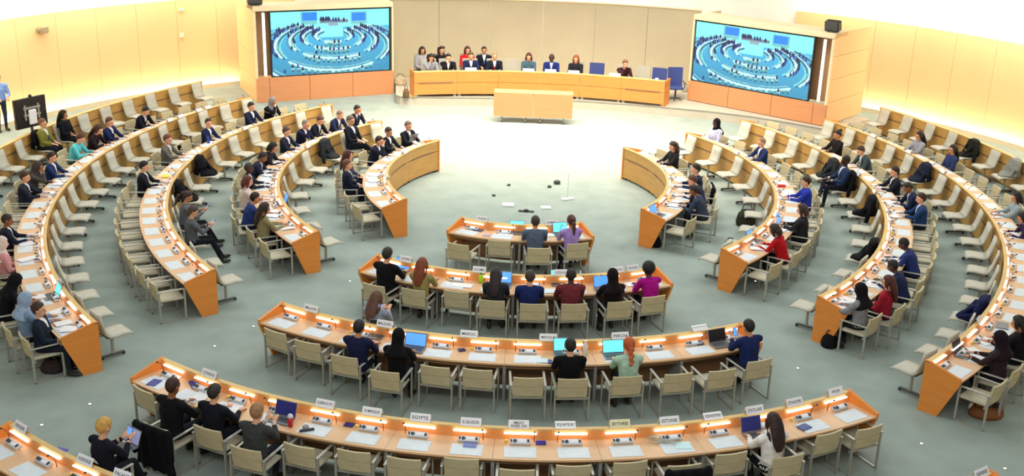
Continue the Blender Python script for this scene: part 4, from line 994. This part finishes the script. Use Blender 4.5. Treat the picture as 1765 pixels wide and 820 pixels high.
# laptops on knees
R = ROWS['B3']; a = ang_of(R, at(655, 535, .7)); laptop(pos(R, a, -.78, .655), face_in(a), M_SCR, 'open laptop with blue screen on the knees of a seated person', body=M_BLACK)
R = ROWS['B5']; a = ang_of(R, at(205, 770, .7)); laptop(pos(R, a, -.85, .655), face_in(a)-.1, mat('dim_blue_screen', (.35, .4, .7), .2, emit=(.3, .35, .6), es=.4), 'open grey laptop on the knees of the blond person')  # this display gives off a dim blue glow
def thin(name, key, px, w, d, h, m, lab, cat, rot=0.0, z=HW, n=1):
    R = ROWS[key]; p = at(px[0], px[1], z); a = ang_of(R, p)
    t = MB().box((0, 0, h/2), (w, d, h), bev=min(.003, h*.3)).obj(name, m); t.location = (p[0], p[1], z+.008); t.rotation_euler = (0, 0, face_in(a)+rot)
    return tag(t, lab, cat)
BLUE = flat('2f3f8f', .5); LBLUE = flat('6f7fc0', .5)
for args in [
 ('booklet', 'B4', (266, 660), .16, .22, .010, BLUE, 'dark blue booklet at the left end of the sixteen-seat desk', 'booklet', .3),
 ('paper_sheet', 'B4', (296, 650), .30, .21, .004, M_WHITE, 'white sheets lying before the leftmost person of the sixteen-seat desk', 'paper', .3),
 ('booklet', 'B4', (335, 663), .28, .13, .010, BLUE, 'blue and white striped folder between two seated people', 'booklet', -.5),
 ('paper_sheet', 'B4', (347, 683), .24, .30, .004, M_WHITE, 'white pages in front of second person at the sixteen-seat desk', 'paper', .2),
 ('paper_sheet', 'B4', (405, 702), .24, .32, .004, M_WHITE, 'open white document under the hand of the sandy-haired neighbour', 'paper', .5),
 ('booklet', 'B4', (602, 733), .15, .11, .012, flat('272f7a', .5), 'navy booklet beside the DJIBOUTI card place', 'booklet', 0),
 ('booklet', 'B4', (810, 768), .19, .12, .012, LBLUE, 'periwinkle booklet on the EL SALVADOR writing pad', 'booklet', 0),
 ('booklet', 'B4', (932, 764), .15, .11, .012, flat('272f9a', .5), 'royal blue booklet between the middle seats of the sixteen-seat desk', 'booklet', 0),
 ('booklet', 'B4', (1386, 737), .20, .15, .012, flat('3a5090', .5), 'blue notebook on the pad second from the right end', 'booklet', .2),
 ('paper_sheet', 'B4', (1177, 768), .24, .20, .006, flat('c8ecf2', .5), 'pale cyan notebook beside a tangle of cables', 'notebook', -.2),
 ('booklet', 'B3', (796, 604), .12, .10, .014, flat('3a2f6a', .5), 'dark violet booklet near the MAROC card', 'booklet', .5),
 ('booklet', 'B3', (948, 624), .07, .14, .012, BLUE, 'navy phone wallet left of the person with headset', 'phone', 0),
 ('paper_sheet', 'B3', (934, 622), .20, .16, .006, flat('c9e6f0', .5), 'pale sheet beside the navy phone wallet', 'paper', 0),
 ('booklet', 'B3', (637, 591), .13, .14, .014, flat('e2566c', .5), 'coral red notebook before the person in navy', 'notebook', -.3),
 ('booklet', 'B3', (1206, 593), .14, .10, .02, flat('4c5578', .5), 'slate blue pouch at the right of the twelve-seat desk', 'pouch', 0),
 ('booklet', 'B1', (824, 397), .22, .16, .012, flat('26324f', .5), 'dark blue folder on the left of the four-seat desk', 'folder', -.1),
 ('paper_sheet', 'B1', (838, 405), .16, .10, .004, flat('c8bfe6', .5), 'lilac sheet beside the dark blue folder', 'paper', .2),
 ('paper_sheet', 'B1', (872, 404), .34, .18, .004, M_WHITE, 'white document at second place of the four-seat desk', 'paper', 0),
 ('paper_sheet', 'B1', (950, 405), .22, .22, .004, M_WHITE, 'white pages between the two people at the four-seat desk', 'paper', 0),
 ('paper_sheet', 'B2', (797, 492), .40, .20, .004, M_WHITE, 'broad white document near the COLOMBIE card', 'paper', 0),
 ('paper_sheet', 'B2', (947, 502), .25, .22, .004, flat('d9ecf6', .5), 'pale document between navy and maroon people', 'paper', 0),
 ('paper_sheet', 'B2', (1088, 490), .24, .20, .004, M_WHITE, 'white sheets before the person in magenta', 'paper', .1),
 ('folder', 'L2', (455, 319), .26, .20, .012, flat('49c3a6', .5), 'turquoise folder on the second left desk', 'folder', 0),
 ('folder', 'L3', (285, 304), .24, .20, .014, flat('e8dc4a', .5), 'bright yellow folder on the third left desk', 'folder', .2),
 ('folder', 'L1', (650, 311), .26, .14, .012, flat('cfe03a', .5), 'lime yellow folder on the innermost left desk', 'folder', .1),
 ('folder', 'R2', (1347, 322), .07, .20, .05, flat('d8262c', .5), 'small red box on the second right desk', 'box', 0),
 ('folder', 'R4', (1727, 562), .32, .22, .018, M_ALU, 'closed grey laptop on the outermost right desk', 'laptop', .2),
 ('folder', 'B5', (104, 778), .18, .14, .012, flat('4a4fb0', .5), 'blue leaflet on the lowest desk at bottom left', 'leaflet', .3)]:
    thin(*args)
# cups, bottles
def bottle(key, px, col, lab, h=.22, r=.033, z=HW, cap='f0f0f0'):
    p = at(px[0], px[1], z) if key else px
    t = empty('bottle', (p[0], p[1], z+.004), 0, lab, 'bottle')
    MB().loft([(0, 0, 0), (0, 0, h*.68), (0, 0, h*.80), (0, 0, h*.88)], [r, r, r*.55, r*.4], 12).obj('body', flat(col, .3), t, True)
    MB().loft([(0, 0, h*.88), (0, 0, h)], [r*.45, r*.45], 10).obj('cap', flat(cap, .4), t)
    return t
bottle('B2', (829, 487), 'b8e82a', 'lime green drinks bottle on the eight-seat desk', .20, .05, cap='49583a')
bottle('B2', (940, 484), '2a1418', 'dark red bottle on the eight-seat desk', .26, .035, cap='1a1010')
bottle('B2', (1000, 487), 'dfe3ee', 'clear water bottle beside the person in maroon', .25, .03)
bottle('B3', (1008, 612), 'e9e4d6', 'tall white bottle right of the black-suited person', .27, .045)
bottle('R2', (1337, 393), 'c9d6ee', 'clear water bottle by a blue screen on the second right desk', .24, .033)
bottle('L3', (359, 247), '2c3f9a', 'deep blue bottle on the third left desk', .24, .035, cap='20264a')
bottle('L4', (68, 446), 'd6e4f0', 'clear bottle on the outermost left desk', .22, .03)
bottle(None, at(1672, 712, 0), 'eef0ea', 'white flask with dark cap standing beside a basket bag', .24, .045, 0, cap='2a4a34')
t = empty('cup', (*at(501, 735, HW), HW+.004), 0, 'red cup with clear lid beside the navy-screen laptop', 'cup')
MB().loft([(0, 0, 0), (0, 0, .15)], [.032, .042], 14).obj('body', flat('c81e2c', .4), t, True)
MB().loft([(0, 0, .15), (0, 0, .17), (0, 0, .20)], [.044, .044, .025], 14).obj('lid', flat('cfd3dc', .3), t, True)
t = empty('telephone', (*at(527, 738, HW), HW+.004), .4, 'grey microphone puck beside the red cup', 'device')
MB().loft([(0, 0, 0), (0, 0, .03), (0, 0, .05)], [.05, .05, .03], 12).obj('body', M_GREY, t); MB().box((0, -.09, .02), (.22, .05, .03), bev=.01).obj('base', M_BLACK, t)
# tangle of cables near ESTONIE
b = MB(); rr = random.Random(5); p0 = at(1145, 760, HW)
for q in range(7):
    pts = [(rr.uniform(-.25, .25), rr.uniform(-.12, .12), .012+.02*rr.random()) for _ in range(5)]
    P_ = []
    for i in range(len(pts)-1):
        for k in range(5):
            f = k/5; P_.append(tuple(pts[i][j]*(1-f)+pts[i+1][j]*f+(.012*math.sin(f*PI) if j < 2 else 0) for j in range(3)))
    b.loft(P_, [.005]*len(P_), 5)
o = b.obj('cable_tangle', flat('b9bcae', .5)); o.location = (p0[0], p0[1], HW+.012); tag(o, 'tangle of pale headset cables on the desk before the ESTONIE card', 'cables')
# phones
def phone(loc, rx, rz, lab, scr=None):
    t = empty('phone', loc, rz, lab, 'phone'); t.rotation_euler = (rx, 0, rz)
    MB().box((0, 0, 0), (.078, .012, .155), bev=.004).obj('case', M_BLACK, t); MB().box((0, -.008, 0), (.07, .003, .145)).obj('display', scr or M_SCR, t)
for nm, key, hp, off, z in (('blond person', 'B5', (150, 752), -.36, .93), ('person in grey jacket with outstretched legs', 'L3', (323, 362), -.36, .93), ('person in grey with tied hair', 'L3', (316, 340), -.36, .93)):
    for q in placed:
        if q[0][1] == hp:
            a = q[2]; R = ROWS[key]; phone(pos(R, a, off-.50, z), -.5, face_in(a), 'lit phone in the hands of the %s' % nm)
for q in placed:
    if q[0][1] == (1290, 565): phone(pos(ROWS['B3'], q[2], SEATS[('B3', 11)]['off']-.02-.53, .97), -.3, face_in(q[2]), 'dark phone held up by the person in navy at the right end')

# loose papers in front of the side-block people
rp = random.Random(21)
for (rec, R, a, loc, rz, sh_) in placed:
    if sh_ or R.key[0] not in 'LR': continue
    k = R.key; so = sorted([q[2]*(1 if R.a1 > R.a0 else -1) for q in placed if q[1].key == k and not q[5]]); oi = so.index(a*(1 if R.a1 > R.a0 else -1))+1
    for j in range(2):
        aa_ = a+rp.uniform(-.30, .30)/R.r; lo_, hi_ = min(R.a0, R.a1)+.26/R.r, max(R.a0, R.a1)-.26/R.r; aa_ = min(hi_, max(lo_, aa_))
        o = MB().box((0, 0, .004), (.21, .29, .006)).obj('paper_sheet', M_WHITE); o.location = pos(R, aa_, .28+rp.uniform(0, .12)+.02*j, HW+.010+.009*j); o.rotation_euler = (0, 0, rz+rp.uniform(-.6, .6))
        tag(o, '%s white sheet before the %s person from the stage, %s' % ('upper' if j else 'lower', ORD[oi], R.words), 'paper', 'loose papers on the side desks')
# small white cards on the far side ledges
SC_ = (('L4', (388, 190)), ('L4', (356, 192)), ('L4', (330, 203)), ('L4', (300, 208)), ('L3', (430, 222)), ('L1', (697, 262)), ('L1', (650, 305)), ('L2', (527, 252)), ('L4', (98, 488)), ('R3', (1478, 300)), ('R4', (1508, 234)), ('R4', (1640, 296)), ('R3', (1540, 332)), ('R4', (1690, 552)), ('R2', (1283, 262)), ('R4', (1560, 262)))
for i, (key, px) in enumerate(SC_):
    R = ROWS[key]; a = ang_of(R, at(px[0], px[1], .95))
    name_card(pos(R, a, .018, HL), face_in(a), '', 'small blank white card on the %s ledge, %s from the stage' % (R.words, ORD[1+sorted([(ang_of(ROWS[k2], at(p2[0], p2[1], .95))-ROWS[k2].a0)*(1 if ROWS[k2].a1 > ROWS[k2].a0 else -1) for k2, p2 in SC_ if k2 == key]).index((a-R.a0)*(1 if R.a1 > R.a0 else -1))]), w=.24, h=.09)

# ------------------------------------------------------------------ draped coats and bags
def coat(loc, rz, m, lab, h=.75, w=.5, z0=.18, name='coat'):
    """coat hung over a chair back; folds modelled as waves"""
    V = []; F = []; nx, nz = 18, 10
    for side in (0, 1):
        for j in range(nz+1):
            f = j/nz
            for i in range(nx+1):
                x = (-w/2+w*i/nx)*(1-.10*math.sin(f*PI)+.12*(1-f)); z = z0+(h)*f+.03*math.sin(i*1.3)*(1-f)
                y = -.33-.03*f+(.045 if side else -.045)*(.6+.4*math.sin(f*PI*.5+.4))+.022*math.sin(i*1.05+side*1.3+f*2)
                if f > .93: y = -.33-.03*f+(.02 if side else -.02)
                V.append((x, y, z))
    q = (nx+1)*(nz+1)
    for s in (0, 1):
        for j in range(nz):
            for i in range(nx): F.append((s*q+j*(nx+1)+i, s*q+j*(nx+1)+i+1, s*q+(j+1)*(nx+1)+i+1, s*q+(j+1)*(nx+1)+i))
    for i in range(nx): F.append((nz*(nx+1)+i, nz*(nx+1)+i+1, q+nz*(nx+1)+i+1, q+nz*(nx+1)+i)); F.append((i, i+1, q+i+1, q+i))
    for j in range(nz): F.append((j*(nx+1), (j+1)*(nx+1), q+(j+1)*(nx+1), q+j*(nx+1))); F.append((j*(nx+1)+nx, (j+1)*(nx+1)+nx, q+(j+1)*(nx+1)+nx, q+j*(nx+1)+nx))
    t = empty(name, loc, rz, lab, name)
    mesh_obj('cloth', V, F, m, t, True)
    b = MB(); b.capsule((-w/2-.01, -.34, z0+h*.93), (-w/2-.06, -.36, z0+h*.3), .06, .045); b.obj('sleeve', m, t, True)
    b = MB(); b.capsule((w/2+.01, -.34, z0+h*.93), (w/2+.05, -.36, z0+h*.35), .06, .045); b.obj('sleeve', m, t, True)
def seat_near(table, key, px, z): 
    R = ROWS[key]; a = ang_of(R, at(px[0], px[1], z)); k = min([q for q in table if q[0] == key], key=lambda q: abs(table[q]['a']-a)); return table[k]
BLK = cloth('14151a'); DG = cloth('2c2f33')
S = SEATS[('B4', 1)]; coat(pos(ROWS['B4'], S['a'], S['off']), face_in(S['a']), BLK, 'long black overcoat draped over the chair of the leftmost person', .72, .62, .12)
S = SEATS[('B4', 11)]; coat(pos(ROWS['B4'], S['a'], S['off']+.1), face_in(S['a']), BLK, 'black coat hanging on an armchair at the bottom edge', .55, .56, .28)
def heap(loc, rz, m, lab, name, cat, s=(.22, .18, .14), seed=1, strap=True):
    t = empty(name, loc, rz, lab, cat); rr = random.Random(seed); b = MB()
    b.loft([(0, 0, .0), (0, 0, s[2]*.5), (0, 0, s[2]*1.3), (0, 0, s[2]*1.75)], [(s[0]*.92, s[1]*.9), (s[0], s[1]), (s[0]*.82, s[1]*.72), (s[0]*.45, s[1]*.3)], 18, up=(0, 1, 0))
    for q in range(6):
        an = rr.uniform(0, 6.28); b.ell((s[0]*.55*math.cos(an), s[1]*.5*math.sin(an), s[2]*rr.uniform(.3, 1.2)), (s[0]*.45, s[1]*.45, s[2]*.5), 10, 7)
    o = link(bpy.data.objects.new('body', mesh_data('body', b, .018)), t); o.data.materials[0] = m
    if strap:
        b = MB(); b.loft([(-s[0]*.5, 0, s[2]*1.7), (-s[0]*.3, 0, s[2]*2.3), (s[0]*.3, 0, s[2]*2.3), (s[0]*.5, 0, s[2]*1.7)], [.012]*4, 6); b.obj('handle', M_BLACK, t)
        MB().box((0, s[1]*.9, s[2]*.8), (s[0]*.9, .03, s[2]*.7), bev=.01).obj('pocket', m, t)
    return t
SHZ = .462
def shell_item(key, px, fn, *a, **k):
    S = seat_near(SHELLS, key, px, .5); fn(pos(ROWS[key], S['a'], S['off']-.12, SHZ), face_in(S['a']), *a, **k)
COATM = {}
def seat_coat_mesh(seed):
    if seed in COATM: return COATM[seed]
    rr = random.Random(seed); b = MB()
    b.loft([(0, -.30, .52), (0, -.22, .72), (0, -.26, .93), (0, -.34, .97)], [(.25, .12), (.29, .13), (.26, .10), (.17, .05)], 16, up=(0, 1, 0))
    b.loft([(0, -.18, .52), (0, .02, .53), (.02, .18, .50)], [(.25, .10), (.22, .07), (.12, .04)], 14)
    for q in range(7):
        x = rr.uniform(-.20, .20); b.capsule((x, rr.uniform(-.25, -.1), rr.uniform(.55, .85)), (x+rr.uniform(-.08, .08), rr.uniform(-.05, .14), .54), rr.uniform(.03, .05), rr.uniform(.025, .045), 8)
    s_ = rr.choice((-1, 1))
    b.loft([(s_*.22, -.22, .86), (s_*.30, -.16, .62), (s_*.29, -.12, .36)], [(.06, .05), (.07, .06), (.05, .05)], 10)
    COATM[seed] = mesh_data('cloth', b, .016); return COATM[seed]
def shell_coat(key, px, m, lab, seed=1):
    S = seat_near(SHELLS, key, px, .6); R = ROWS[key]
    t = empty('coat', pos(R, S['a'], S['off']-.10), face_in(S['a']), lab, 'coat')
    o = link(bpy.data.objects.new('cloth', seat_coat_mesh(1+int(px[0]) % 3)), t); o.material_slots[0].link = 'OBJECT'; o.material_slots[0].material = m
shell_coat('L3', (384, 300), BLK, 'black coat heaped on a shell seat of the left third desk')
shell_coat('L3', (345, 338), BLK, 'black coat beside the two phone users on shell seats')
shell_coat('L2', (578, 268), DG, 'dark grey jacket on a shell seat of the second left desk')
shell_coat('R3', (1473, 325), BLK, 'large black coat on a shell seat right of the cross-legged person')
shell_coat('R3', (1470, 368), BLK, 'black bag and scarf on a shell seat lower right', )
shell_coat('R3', (1372, 296), DG, 'dark coat over a shell seat behind the person in blue')
shell_coat('R3', (1475, 430), BLK, 'dark jacket on shell seat near the lower end of the third right desk')
shell_coat('R4', (1675, 545), cloth('20264a'), 'navy jacket hanging on shell seat near lower right desk end')
shell_coat('L5', (46, 252), BLK, 'black coat over a wall-side shell seat left of the olive suit')
shell_coat('R5', (1663, 262), cloth('23231f'), 'dark round-shouldered coat on a wall-side shell seat')
shell_coat('R5', (1730, 290), cloth('8d8f86'), 'pale grey coat on a wall-side shell seat')
shell_coat('R4', (1580, 298), cloth('232838'), 'dark folded coat on shell seat before the outermost right desk')
def floor_item(px, lab, s, m, seed=2, name='bag', z=0.0, rz=0.0, strap=True): p = at(px[0], px[1], z); return heap((p[0], p[1], z), rz, m, lab, name, 'bag', s, seed, strap)
t = floor_item((1698, 716), 'woven brown basket bag with patterned scarf on the floor', (.30, .22, .13), flat('7a4a22', .7), 4, 'basket_bag')
rr = random.Random(8)
for q in range(14):
    a0 = rr.uniform(0, 6.28); c = (rr.uniform(-.16, .16), rr.uniform(-.12, .12), .24)
    MB().loft([(c[0]+.05*math.cos(a0+k), c[1]+.04*math.sin(a0+k), c[2]+.02*math.sin(k*2)) for k in np.linspace(0, 5.5, 8)], [.012]*8, 5).obj('scarf_fold', flat('a8733a' if q % 2 else '2a1a12', .8), t)
floor_item((1285, 388), 'olive black backpack leaning on the second right desk front', (.26, .22, .24), cloth('3a3a30'), 5, 'backpack')
floor_item((1258, 424), 'small white and dark bag at the near end of second right desk', (.14, .10, .09), cloth('6b6b70'), 6)
floor_item((1428, 596), 'black bag under the near end of the third right desk', (.16, .18, .14), BLK, 7)
floor_item((1130, 424), 'black bag beside the near end of the innermost right desk', (.14, .16, .13), BLK, 9)
floor_item((90, 640), 'dark handbag under the armchair of the turned person', (.20, .14, .13), cloth('3a3030'), 10)
floor_item((143, 636), 'white and orange shopping bag against the outermost left desk end', (.10, .10, .14), flat('e9d9cf', .6), 12)
floor_item((318, 262), 'black bag on the floor behind the third left desk', (.26, .22, .22), BLK, 13)
S = seat_near(SEATS, 'R1', (1228, 340), .6); coat(pos(ROWS['R1'], S['a'], S['off']), face_in(S['a']), BLK, 'black coat over a chair back at the innermost right desk', .60, .48, .2)
S = seat_near(SEATS, 'L2', (410, 400), .6)
floor_item((700, 168), 'brown bag on the platform beside the head table', (.12, .12, .18), cloth('6a5238'), 14, z=ZP)
floor_item((690, 146), 'pile of white and tan bags by the left screen booth', (.26, .22, .18), cloth('b8a98a'), 15, z=ZP)
floor_item((741, 143), 'black bag behind the left end of the head table', (.16, .14, .16), BLK, 16, z=ZP)
floor_item((1180, 158), 'small pale bag by the right screen booth', (.12, .12, .14), cloth('b8b4a6'), 17, z=ZP)

# ------------------------------------------------------------------ floor fittings
t_all = [(603, 485), (437, 563), (370, 597), (155, 697), (72, 733), (1302, 485), (1375, 635), (1588, 765), (815, 300), (1018, 306), (1059, 296), (1732, 808)]
MK = ['left of the eight-seat desk', 'between twelve-seat desk and left aisle', 'above the sixteen-seat desk left part', 'below the outermost left desk end', 'near the bottom left corner', 'right of the magenta-clad person', 'right of the twelve-seat desk', 'lower right, beyond the sixteen-seat desk', 'mid floor, nearest the innermost left desk', 'mid floor, right of centre', 'mid floor, nearest the innermost right desk', 'at the bottom right corner']
for i, px in enumerate(t_all):
    p = at(px[0], px[1], 0); t = empty('floor_marker', (p[0], p[1], 0), 0, 'tiny bright floor dot '+MK[i], 'floor light', 'small round floor dots')
    MB().loft([(0, 0, 0), (0, 0, .012)], [.035, .030], 12).obj('rim', M_METAL, t); MB().loft([(0, 0, .012), (0, 0, .016)], [.022, .018], 12).obj('lens', mat('dot_glow', (1, 1, 1), .3, emit=(1, 1, 1), es=2.0), t)  # low rim and glowing disc for each bright floor dot
for i, (px, s, m, lab) in enumerate((((876, 354), (.30, .26), M_WHITE, 'white paper pad lying on the open floor, left one'), ((941, 359), (.26, .20), M_WHITE, 'white paper pad lying on the open floor, right one'), ((978, 344), (.34, .14), M_WHITE, 'flat white microphone base on the open floor'))):
    p = at(px[0], px[1], 0); t = empty('floor_pad', (p[0], p[1], 0), .2*i, lab, 'floor pad'); MB().box((0, 0, .02), (*s, .04), bev=.008).obj('plate', m, t); MB().box((0, 0, .045), (s[0]*.5, s[1]*.5, .01)).obj('inset', M_CARD, t)
    if i == 2: MB().loft([(0, 0, .04), (0, 0, .75)], [.006, .005], 6).obj('rod', M_METAL, t)
p = at(907, 365, 0); t = empty('cable_cover', (p[0], p[1], 0), -.05, 'dark cable cover on the floor before the four-seat desk', 'cable cover'); MB().box((0, 0, .02), (.40, .08, .04), bev=.01).obj('cover', M_DGREY, t); MB().ell((0, 0, .04), (.07, .06, .04)).obj('plug', M_BLACK, t)
for px, s, lab in (((960, 317), .10, 'dark camera ball on the open floor'), ((877, 320), .05, 'small dark floor socket, upper'), ((851, 338), .05, 'small dark floor socket, lower'), ((947, 323), .06, 'small grey floor plug beside the camera ball')):
    p = at(px[0], px[1], 0); t = empty('floor_socket', (p[0], p[1], 0), 0, lab, 'floor fitting'); MB().ell((0, 0, s*.6), (s, s*.8, s*.6)).obj('body', M_DGREY, t); MB().loft([(0, 0, 0), (0, 0, .01)], [s*1.1, s*1.1], 10).obj('base', M_GREY, t)
p = at(1004, 455, 0)
# monitor seen from behind by the left wall
p = at(52, 193, 1.42); t = empty('television', (p[0], p[1], 0), -.0+1.12, 'large black television on a stand seen from behind by the left wall', 'television')
MB().box((0, 0, 1.42), (1.05, .10, .84), bev=.02).obj('cabinet', M_BLACK, t)
b = MB(); b.box((0, -.075, 1.36), (.55, .05, .05)); b.box((0, -.075, 1.56), (.55, .05, .05)); b.box((-.22, -.07, 1.44), (.05, .04, .42)); b.box((.22, -.07, 1.44), (.05, .04, .42)); b.obj('wall_mount', M_METAL, t)
MB().box((0, -.09, 1.30), (.26, .06, .42), bev=.02).obj('cable_box', M_CARD, t)
MB().loft([(0, 0, .05), (0, 0, 1.2)], [.04, .04], 10).obj('pole', M_DGREY, t); MB().box((0, 0, .025), (.8, .5, .05), bev=.01).obj('base', M_DGREY, t)
MB().ell((.05, 0, 1.86), (.05, .05, .06)).obj('camera', M_BLACK, t)
# guard
gp = at(6, 226, 0)
g = person((gp[0], gp[1], 0), -2.3, 'stand', 'short', '2a2018', 't', '7f9fd8', '26344f', None, None, 1.04, 'guard in light blue shirt and dark trousers standing by the left wall, head out of frame')
g['label'] = 'standing person in light blue shirt and dark trousers at the left picture edge'
# wall fittings
def wallp(px, r):       # on the curved wall
    d = AR*((px[0]-CX)/FPX)-AU*((px[1]-CY)/FPX)+AF; A_ = d[0]**2+d[1]**2; B_ = 2*(CAMP[0]*d[0]+CAMP[1]*d[1]); C_ = CAMP[0]**2+CAMP[1]**2-r*r
    tt = (-B_+math.sqrt(B_*B_-4*A_*C_))/(2*A_); return CAMP+tt*d
q = wallp((74, 51), 17.9); t = empty('wall_sensor', tuple(q), math.atan2(q[1], q[0])+PI/2, 'small tan sensor box fixed high on the left wall', 'sensor')
MB().box((0, 0, 0), (.34, .2, .22), bev=.03).obj('housing', flat('9a8a6c', .6), t); MB().loft([(.17, 0, 0), (.22, 0, 0)], [.10, .07], 10).obj('hood', flat('8a7a60', .6), t)
q = wallp((313, 17), 17.97); t = empty('exit_sign', tuple(q), math.atan2(q[1], q[0])+PI/2, 'tiny green glowing sign high on the left wall', 'sign'); MB().box((0, 0, 0), (.16, .04, .08), bev=.01).obj('housing', M_CREAM, t); MB().box((0, .025, 0), (.12, .01, .05)).obj('lit_face', M_GREENL, t)
q = wallp((313, 61), 17.97); t = empty('wall_switch', tuple(q), math.atan2(q[1], q[0])+PI/2, 'faint pale wall fitting below the green sign', 'fitting'); MB().box((0, 0, 0), (.16, .04, .16), bev=.01).obj('plate', M_CREAM, t); MB().box((0, .03, 0), (.06, .02, .08)).obj('button', M_WALLU, t)
for i, px in enumerate(((1493, 207), (1470, 202), (1455, 198))):     # papers on the ledge by the right booth
    pass

# ------------------------------------------------------------------ picture shown on the two screens
GW, GH = 220, 102
img = np.zeros((GH, GW, 3)); yy, xx = np.mgrid[0:GH, 0:GW]
def tog(x, y): return x/1765*GW, y/820*GH
v = yy/GH
img[:] = (.48, .93, .97)
fl = v > .26; img[fl] = (.24, .66, .84)
img[(v > .26) & (v < .42) & (xx > GW*.38) & (xx < GW*.60)] = (.50, .92, .95)
for k in range(GH): img[k][fl[k]] *= (1.08-.30*(k/GH))
def disc(x, y, rx, ry, c, al=1.0):
    m = ((xx-x)/rx)**2+((yy-y)/ry)**2 < 1; img[m] = img[m]*(1-al)+np.array(c)*al
def line3(pts, c, w):
    for P_ in pts:
        x, y = tog(*proj(P_)); disc(x, y, w, w*.75, c)
def rect(x0, y0, x1, y1, c): 
    a, b_ = tog(x0, y0); c_, d_ = tog(x1, y1); img[int(b_):int(d_), int(a):int(c_)] = c
rect(437, 12, 680, 170, (.40, .70, .72)); rect(461, 22, 676, 122, (.10, .48, .85)); rect(1186, 30, 1430, 190, (.40, .70, .72)); rect(1198, 45, 1405, 145, (.10, .48, .85)); rect(680, 20, 1186, 122, (.45, .85, .90))
rect(718, 122, 1147, 166, (.40, .45, .50)); rect(848, 160, 994, 207, (.50, .60, .66))
for k, R in ROWS.items():
    for off, z, c, w in ((-.35, .45, (.42, .78, .82), 1.8), (0, .4, (.20, .38, .48), 1.8), (.02, .9, (.50, .72, .70), 1.0), (.38, .75, (.72, .93, .97), 2.2)):
        if k[1] == '5' and k[0] != 'B' and off > .1: continue
        if k[0] == 'B' and off == -.35: continue
        line3([pos(R, a, off, z) for a in np.linspace(R.a0, R.a1, 160)], c, w)
for x, y, k in CHPOS:
    if k[0] == 'B':
        gx, gy = tog(*proj((x, y, .6))); disc(gx, gy, 3.2, 2.4, (.36, .62, .62)); disc(gx, gy-1.6, 3.4, .9, (.62, .86, .84)); disc(gx, gy+3, 2.6, 1.3, (.10, .30, .38))
    else:
        gx, gy = tog(*proj((x, y, .6))); disc(gx, gy, 1.6, 1.6, (.28, .50, .58))
rs = random.Random(4)
ex_b = [(pos(ROWS[k], a, .85)[0], pos(ROWS[k], a, .85)[1]) for k in ROWS if k[0] in 'LR' and k[1] in '1234' for i, a in enumerate(ROWS[k].ang) if rs.random() < .35]
for (x, y, z, top) in BLOBS+[(x, y, 1.0, '1a2450') for x, y in ex_b]:
    gx, gy = tog(*proj((x, y, z))); c = (.04, .10, .30) if rs.random() < .7 else (.10, .22, .55)
    disc(gx, gy, 2.2, 2.8, c); disc(gx, gy-3, 1.1, 1.3, (.08, .08, .20))
img += np.random.RandomState(2).uniform(-.03, .03, img.shape[:2])[..., None]
img = np.clip(img, 0, 1)
ms = bpy.data.materials.new('screen_picture'); ms.use_nodes = True; nt = ms.node_tree; bs = nt.nodes['Principled BSDF']; bs.inputs['Base Color'].default_value = (.02, .02, .02, 1); bs.inputs['Roughness'].default_value = .3
at_ = nt.nodes.new('ShaderNodeAttribute'); at_.attribute_name = 'Col'; nt.links.new(at_.outputs['Color'], bs.inputs['Emission Color']); bs.inputs['Emission Strength'].default_value = 1.4
for (s, x0, x1, z0, z1, y) in SCREENS:
    V = [(x0+(x1-x0)*i/GW, y, z1-(z1-z0)*j/GH) for j in range(GH+1) for i in range(GW+1)]
    F = [(j*(GW+1)+i, (j+1)*(GW+1)+i, (j+1)*(GW+1)+i+1, j*(GW+1)+i+1) for j in range(GH) for i in range(GW)]
    me = bpy.data.meshes.new('picture'); me.from_pydata(V, [], F); me.materials.append(ms)
    ca = me.color_attributes.new('Col', 'FLOAT_COLOR', 'CORNER')
    cols = np.ones((GW*GH, 4)); cols[:, :3] = img.reshape(-1, 3)**2.2; ca.data.foreach_set('color', np.repeat(cols, 4, axis=0).ravel())
    link(bpy.data.objects.new('picture', me), s)
